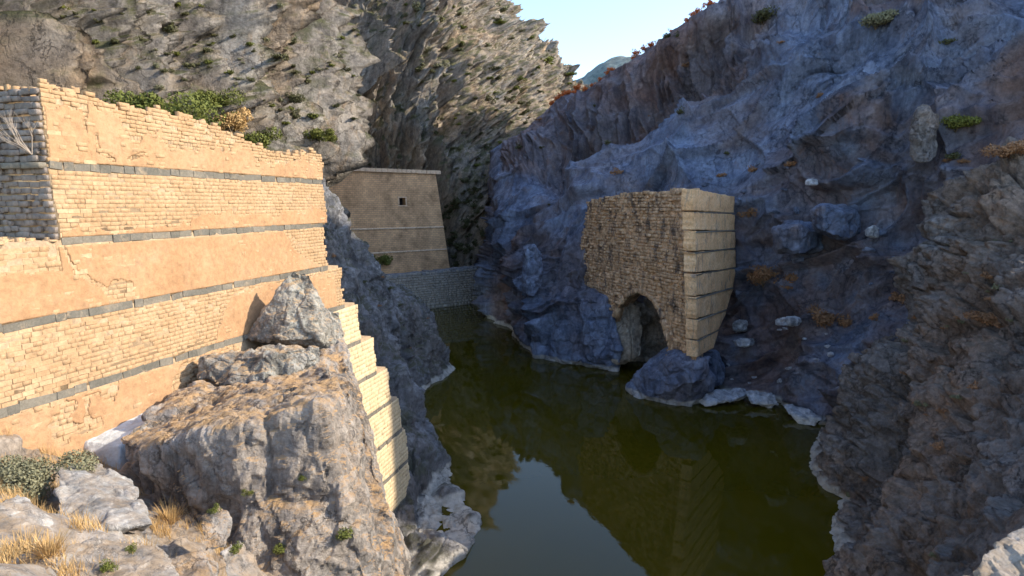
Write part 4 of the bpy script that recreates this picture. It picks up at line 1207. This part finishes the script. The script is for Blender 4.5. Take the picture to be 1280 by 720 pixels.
def shrub(name, loc, size, mat, label, group=None, cat='shrub', n=900, leaf=.05, parts=True, flat=.75, tall=1.0, sxy=1.0):
    key = (n, leaf, mat.name, flat, tall, random.randint(0, 2))
    if key not in SHM:
        m = shrub_mesh("foliage", n, leaf, len(SHM) + 3, flat, 8, tall); m.materials.append(mat)
        s_ = stem_mesh("stem", 7, len(SHM) + 50, .7 * flat * tall, .018); s_.materials.append(M_BARK)
        SHM[key] = (m, s_)
    m, s_ = SHM[key]
    rz = random.uniform(0, 6.28)
    if parts:
        o = empty(name, tuple(loc)); o.rotation_euler = (0, 0, rz); o.scale = (size * sxy, size * sxy, size)
        f = link("foliage", m, None, o); q = link("stem", s_, None, o)
    else:
        o = link(name, m); o.location = tuple(loc); o.rotation_euler = (0, 0, rz); o.scale = (size * sxy, size * sxy, size)
    return tag(o, label, cat, group)
def grow(name, P_, px, py, wpx, mat, label, sink=.15, **k):
    """a shrub about wpx photo pixels wide whose base is seen at (px, py)"""
    c = np.array(spot(P_, px, py)); size = wpx * c[1] / FPX / 1.25
    return shrub(name, c - np.array([0, 0, sink * size]), size, mat, label, **k)
grow("green_shrub", P_LC, 195, 143, 78, M_GREEN, "broad yellow-green bush behind the top of the ochre wall", n=5000, leaf=.03)
grow("green_shrub", P_LC, 232, 148, 34, M_OLIVE, "small olive bush right of the broad yellow-green bush", n=3000, leaf=.035)
grow("green_shrub", P_LC, 275, 134, 52, M_GREEN, "round green bush under the orange overhang of the cliff", n=4000, leaf=.03)
grow("dry_shrub", P_LC, 284, 158, 48, M_DRY, "dry orange bush just below the round green bush", n=3000, leaf=.035)
grow("green_shrub", P_LC, 322, 184, 48, M_GREEN, "low green bush at the right part of the wall top", n=3000, leaf=.035)
grow("green_shrub", P_LC, 403, 170, 32, M_GREEN, "small bright green bush at the foot of the cliff above the abutment", n=2200, leaf=.045)
grow("green_shrub", P_LC, 370, 125, 20, M_OLIVE, "dark small bush on the cliff ledge left of the bright green one", n=1800, leaf=.05)
grow("green_shrub", P_RC, 1190, 160, 54, M_GREEN, "flat bright green bush on the shaded right slope", n=5000, leaf=.03, flat=.5)
grow("dry_shrub", P_RC, 1095, 26, 48, M_GREY, "pale grey bush on the upper right ridge rock", n=3500, leaf=.035, flat=.5)
grow("dry_shrub", P_RC, 950, 25, 34, M_OLIVE, "olive bush on top of the grey cliff near the upper right skyline", n=2500, leaf=.04, flat=.6)
grow("bracken", P_RC, 955, 360, 44, M_RUST, "rust brown bracken clump right of the pier", n=2800, leaf=.04, cat='bush')
grow("bracken", P_RC, 1030, 400, 40, M_RUST, "rust brown bracken clump above the shore ledges", n=2800, leaf=.04, cat='bush')
grow("bracken", P_RC, 930, 270, 24, M_RUST, "small brown bush touching the upper right corner of the pier", n=1500, leaf=.05, cat='bush')
grow("bracken", P_NB, 1235, 400, 40, M_RUST, "low brown bush on the dark right bank", n=2500, leaf=.04, cat='bush', flat=.5)
grow("bracken", P_NB, 1262, 190, 44, M_RUST, "brown bush at the right edge high on the dark bank", n=2500, leaf=.04, cat='bush', flat=.6)
grow("grey_shrub", P_GR, 30, 612, 96, M_GREY, "dense grey-green shrub at the left edge below the wall", n=14000, leaf=.022, flat=.85)
# plants growing on the block and beside it (placed by casting down the sight line)
dgc = bpy.context.evaluated_depsgraph_get()
def cast(px, py):
    d = (Vector(at(px, py, 10.)) - Vector((0, 0, CAMZ))).normalized()
    hit, loc, nr, i, ob, mx = sc.ray_cast(bpy.context.evaluated_depsgraph_get(), Vector((0, 0, CAMZ)), d)
    return np.array(loc) if hit else np.array(at(px, py, 20.))
for px, py, wpx, lab in ((432, 672, 26, "green tuft growing low on the right of the block's front face"),
                         (293, 690, 22, "green tuft on the cream stone at the block foot"),
                         (352, 690, 22, "green tuft in the hollow under the block"),
                         (268, 640, 16, "small green sprig left of the block foot"),
                         (378, 600, 14, "tiny green sprig in a crack of the block face"),
                         (135, 712, 24, "green tuft at the bottom edge among dry grass"),
                         (310, 618, 14, "tiny green sprig high on the left of the block face"),
                         (165, 688, 16, "small green plant beside the pale cracked slab")):
    c = cast(px, py); size = wpx * c[1] / FPX / 1.2
    shrub("green_tuft", c - np.array([0, 0, .1 * size]), size, M_GREEN, lab, cat='plant', n=700, leaf=.055)
for px, py, wpx, lab in ((478, 332, 22, "small green bush on the shaded rib right of the wall end"),
                         (602, 530, 0, None),):
    if lab:
        c = cast(px, py); size = wpx * c[1] / FPX / 1.2
        shrub("green_shrub", c, size, M_GREEN, lab, n=1500, leaf=.05)
# dry grass tufts: countless blades over the stony slope
r = np.random.default_rng(5)
Q = P_GR.reshape(-1, 3); pr = project(Q)
dens = fbm(Q / 1.6, 91, 3)
okm = (pr[:, 0] > -40) & (pr[:, 0] < 300) & (pr[:, 1] > 540) & (pr[:, 1] < 760) & (Q[:, 1] > 6) & (dens > .02)
idx = r.choice(np.where(okm)[0], 1500)
V_, n_b = [], 0
for i in idx:
    base = Q[i]
    for b in range(9):
        a = r.uniform(0, 6.28); h = r.uniform(.12, .42); lean = r.uniform(.05, .3)
        dx = np.array([math.cos(a), math.sin(a), 0]); sd = np.array([-dx[1], dx[0], 0]) * .008
        b0 = base + r.normal(0, .06, 3) * np.array([1, 1, .2])
        V_ += [b0 - sd, b0 + sd, b0 + dx * lean + sd * .3 + UP * h, b0 + dx * lean - sd * .3 + UP * h]; n_b += 1
gr = link("dry_grass", mesh_np("dry_grass", V_, np.arange(n_b * 4).reshape(-1, 4)), M_DRY)
tag(gr, "dry orange grass growing over the stony slope at lower left", 'grass', kind='stuff')
# bigger straw tufts that stand out
def tuft(px, py, wpx, mat, lab):
    c = cast(px, py); s_ = wpx * c[1] / FPX
    V_, k = [], 0
    for b in range(230):
        a = r.uniform(0, 6.28); h = s_ * r.uniform(.15, .7); lean = s_ * r.uniform(.05, .7)
        dx = np.array([math.cos(a), math.sin(a), 0]); sd = np.array([-dx[1], dx[0], 0]) * .009
        b0 = dx * s_ * r.uniform(0, .28)
        V_ += [b0 - sd, b0 + sd, b0 + dx * lean + sd * .3 + UP * h, b0 + dx * lean - sd * .3 + UP * h]; k += 1
    o = link("grass_tuft", mesh_np("grass_tuft", V_, np.arange(k * 4).reshape(-1, 4)), mat); o.location = tuple(c - UP * .05)
    tag(o, lab, 'grass')
tuft(212, 650, 40, M_DRY, "straw orange grass tuft at the left foot of the grey block")
tuft(60, 690, 40, M_DRY, "straw grass tuft near the left bottom corner")
# bare bush in front of the shaded wall end
V_, F_ = [], []
rb = random.Random(4)
def twig(p0, d, L, rad, depth):
    p1 = p0 + d * L
    b = len(V_)
    sx = np.cross(d, UP); sx /= np.linalg.norm(sx) + 1e-6; sy = np.cross(sx, d)
    for q, r_ in ((p0, rad), (p1, rad * .6)):
        for s_ in range(4): V_.append(q + r_ * (sx * math.cos(s_ * 1.571) + sy * math.sin(s_ * 1.571)))
    for s_ in range(4): F_.append((b + s_, b + (s_ + 1) % 4, b + 4 + (s_ + 1) % 4, b + 4 + s_))
    if depth:
        for k in range(rb.choice((2, 2, 3))):
            nd = d + np.array([rb.uniform(-.5, .5), rb.uniform(-.5, .5), rb.uniform(-.15, .5)]); nd /= np.linalg.norm(nd)
            twig(p0 + d * L * rb.uniform(.55, 1), nd, L * rb.uniform(.6, .9), rad * .6, depth - 1)
for k in range(7):
    dd = np.array([rb.uniform(-1, .25), rb.uniform(-.5, .1), rb.uniform(.25, 1)]); dd /= np.linalg.norm(dd)
    twig(np.array([0., 0, 0]), dd, rb.uniform(.5, .8), .022, 3)
bb = link("bare_shrub", mesh_np("bare_shrub", V_, F_), M_TWIG)
bb.location = at(40, 193, 24.3)
tag(bb, "leafless pale shrub against the shaded wall end at far left", 'shrub')
# scattered bushes on the sunlit cliff, each rooted where rock is in view
def seen_rock(name, n_, box, nzmin, seed, field=9., lim=-.1):
    rs = np.random.default_rng(seed); dg = bpy.context.evaluated_depsgraph_get(); out = []
    for _ in range(n_ * 12):
        px, py = rs.uniform(box[0], box[2]), rs.uniform(box[1], box[3])
        d = (Vector(at(px, py, 10.)) - Vector((0, 0, CAMZ))).normalized()
        hit, loc, nr, i_, ob, mx = sc.ray_cast(dg, Vector((0, 0, CAMZ)), d)
        if not hit or ob.name != name or nr.z < nzmin or loc.z < WATER + .6: continue
        q_ = np.array(loc)
        if float(fbm(np.array([q_ / field]), seed, 3)[0]) < lim: continue
        out.append((q_, px, py))
        if len(out) >= n_: break
    return out
hits = seen_rock("left_mountain", 210, (3, 3, 715, 240), .38, 401, 22., -.12)
for j, (q_, px, py_) in enumerate(hits):
    s_ = float(np.exp(r.normal(0, .38))) * 7.6 * q_[1] / FPX / 1.2
    m = (M_OLIVE, M_OLIVE, M_GREEN, M_GREY)[j % 4]
    tone = {M_OLIVE.name: "dark olive", M_GREEN.name: "green", M_GREY.name: "grey-green"}[m.name]
    hi = py_ < 90
    zone = ("above the wall's near end" if px < 160 else "above the wall's middle" if px < 300 else
            "above the wall's far end" if px < 400 else "above the brown abutment" if px < 545 else "beside the sky gap")
    siz = "tiny" if s_ * FPX / q_[1] < 7 else "fuller"
    lab = "%s %s bush %s on the cliff %s" % (siz, tone, "high up" if hi else "low down", zone)
    shrub("cliff_shrub", q_ - UP * .22 * s_, s_, m, lab, group="%s %s bushes %s, %s" % (siz, tone, "high up" if hi else "low down", zone), n=320, leaf=.1, parts=False, flat=random.choice((.45, .6, .8)))
# vegetation of the shaded gully beyond the abutment
for j in range(60):
    px, py = r.uniform(552, 606), r.uniform(235, 335)
    c = cast(px, py)
    if c[1] < 172: continue
    s_ = r.uniform(1.2, 2.6)
    shrub("gully_shrub", c - UP * .2 * s_, s_, M_OLIVE, "dark bush in the shaded gully right of the abutment building", group="bushes in the shaded gully", n=260, leaf=.11, parts=False)
# orange-red bushes along the right skyline
ORD = 'first second third fourth fifth sixth seventh eighth ninth tenth eleventh twelfth thirteenth fourteenth fifteenth sixteenth seventeenth eighteenth nineteenth twentieth twenty-first twenty-second twenty-third twenty-fourth twenty-fifth'.split()
RED = [(x, 117 + .0 * x, 8) for x in range(688, 732, 5)] + [(738, 108, 6), (748, 100, 6), (757, 94, 8), (762, 90, 9), (790, 68, 6), (797, 63, 9), (804, 60, 10), (812, 57, 8), (836, 46, 5), (856, 36, 8), (863, 34, 9), (870, 31, 8), (883, 16, 10), (886, 9, 9)]
prr = project(P_RC.reshape(-1, 3)); QR = P_RC.reshape(-1, 3)
for px, py, wpx in RED:
    mk = np.where((np.abs(prr[:, 0] - px) < 3) & (QR[:, 1] > 60) & (prr[:, 1] < py + 60) & (QR[:, 1] < 235))[0]
    i = mk[np.argmin(prr[mk, 1])] if len(mk) else 0
    c = QR[i]; s_ = wpx * c[1] / FPX / 1.1
    shrub("red_shrub", c - UP * .25 * s_, s_, M_RED, "%s orange-red bush from the left along the skyline of the right mountain" % ORD[RED.index((px, py, wpx))], group="orange-red bushes along the right ridge", n=260, leaf=.11, parts=False, flat=.9)

# scree stones and scrub on the shaded slopes
PROTO = []
for k in range(5):
    rk = random.Random(900 + k)
    pts = []
    for a in range(14):
        v = Vector((rk.gauss(0, 1), rk.gauss(0, 1), rk.gauss(0, .7))).normalized()
        pts.append((v.x * rk.uniform(.4, .6), v.y * rk.uniform(.35, .5), v.z * rk.uniform(.25, .42)))
    o = hull_rock("scree_stone", [pts], M_PALE, .06, [(.5, .07, (1, 1, 1)), (.2, .03, (1, 1, 1))], 910 + 3 * k)
    PROTO.append(o.data.copy()); bpy.data.objects.remove(o)
def stones(P_, n_, box, mat, rng_, lab, grp, seed):
    rs = np.random.default_rng(seed)
    for c, _x, _y in seen_rock(P_, n_, box, .3, seed, 6., -.1):
        k = rs.integers(0, 5); key = ("scree", k, mat.name)
        if key not in SHARED:
            me = PROTO[k].copy(); me.materials.clear(); me.materials.append(mat); SHARED[key] = me
        o = bpy.data.objects.new("scree_stone", SHARED[key]); COL.objects.link(o)
        z_ = rs.uniform(*rng_); o.scale = (z_, z_ * rs.uniform(.7, 1.1), z_ * rs.uniform(.6, 1.))
        o.location = tuple(c - UP * .15 * z_); o.rotation_euler = (rs.uniform(-.4, .4), rs.uniform(-.4, .4), rs.uniform(0, 6.28))
        tag(o, lab, 'stone', grp)
stones("right_mountain", 16, (890, 370, 1040, 480), M_PALE, (.5, 1.7), "loose pale stone on the scree between the pier and the dark bank", "loose scree stones right of the pier", 301)
stones("right_mountain", 26, (880, 200, 1150, 360), M_RCLIFF, (.7, 2.4), "blue-grey fallen stone on the shaded slope above the scree", "fallen stones above the scree", 302)
stones("right_bank", 40, (1060, 420, 1280, 720), M_RNEAR, (.3, 1.1), "dark loose stone lying on the near right bank", "loose stones on the dark right bank", 303)
stones("stony_slope", 60, (0, 560, 300, 720), M_GROUND, (.1, .4), "small loose stone on the stony slope at lower left", "loose stones on the lower left slope", 304)
def scrub(P_, n_, box, mats, rng_, lab, grp, seed, flat=(.5, .7)):
    rs = np.random.default_rng(seed)
    for c, _x, _y in seen_rock(P_, n_, box, .25, seed, 9., -.05):
        z_ = float(rs.uniform(*rng_)); k = int(rs.integers(0, len(mats)))
        shrub("scrub_bush", c - UP * .2 * z_, z_, mats[k], lab[k], group=grp[k], n=320, leaf=.09, parts=False, flat=random.choice(flat))
scrub("right_mountain", 26, (640, 30, 1280, 420), (M_RUST, M_OLIVE), (.7, 1.9), ("small rust brown bush on the shaded right mountain", "small dark olive bush on the shaded right mountain"),
      ("rust bushes on the right mountain", "olive bushes on the right mountain"), 311)
scrub("right_bank", 30, (1060, 300, 1280, 720), (M_RUST, M_GREY), (.25, .8), ("small rust brown bush on the near dark bank", "small dry grey bush on the near dark bank"),
      ("rust bushes on the near bank", "grey bushes on the near bank"), 312)
scrub("left_bank", 24, (410, 220, 560, 470), (M_OLIVE, M_RUST), (.4, 1.1), ("small olive bush on the shaded rib beyond the wall", "small rust bush on the shaded rib beyond the wall"),
      ("olive bushes on the shaded rib", "rust bushes on the shaded rib"), 313)
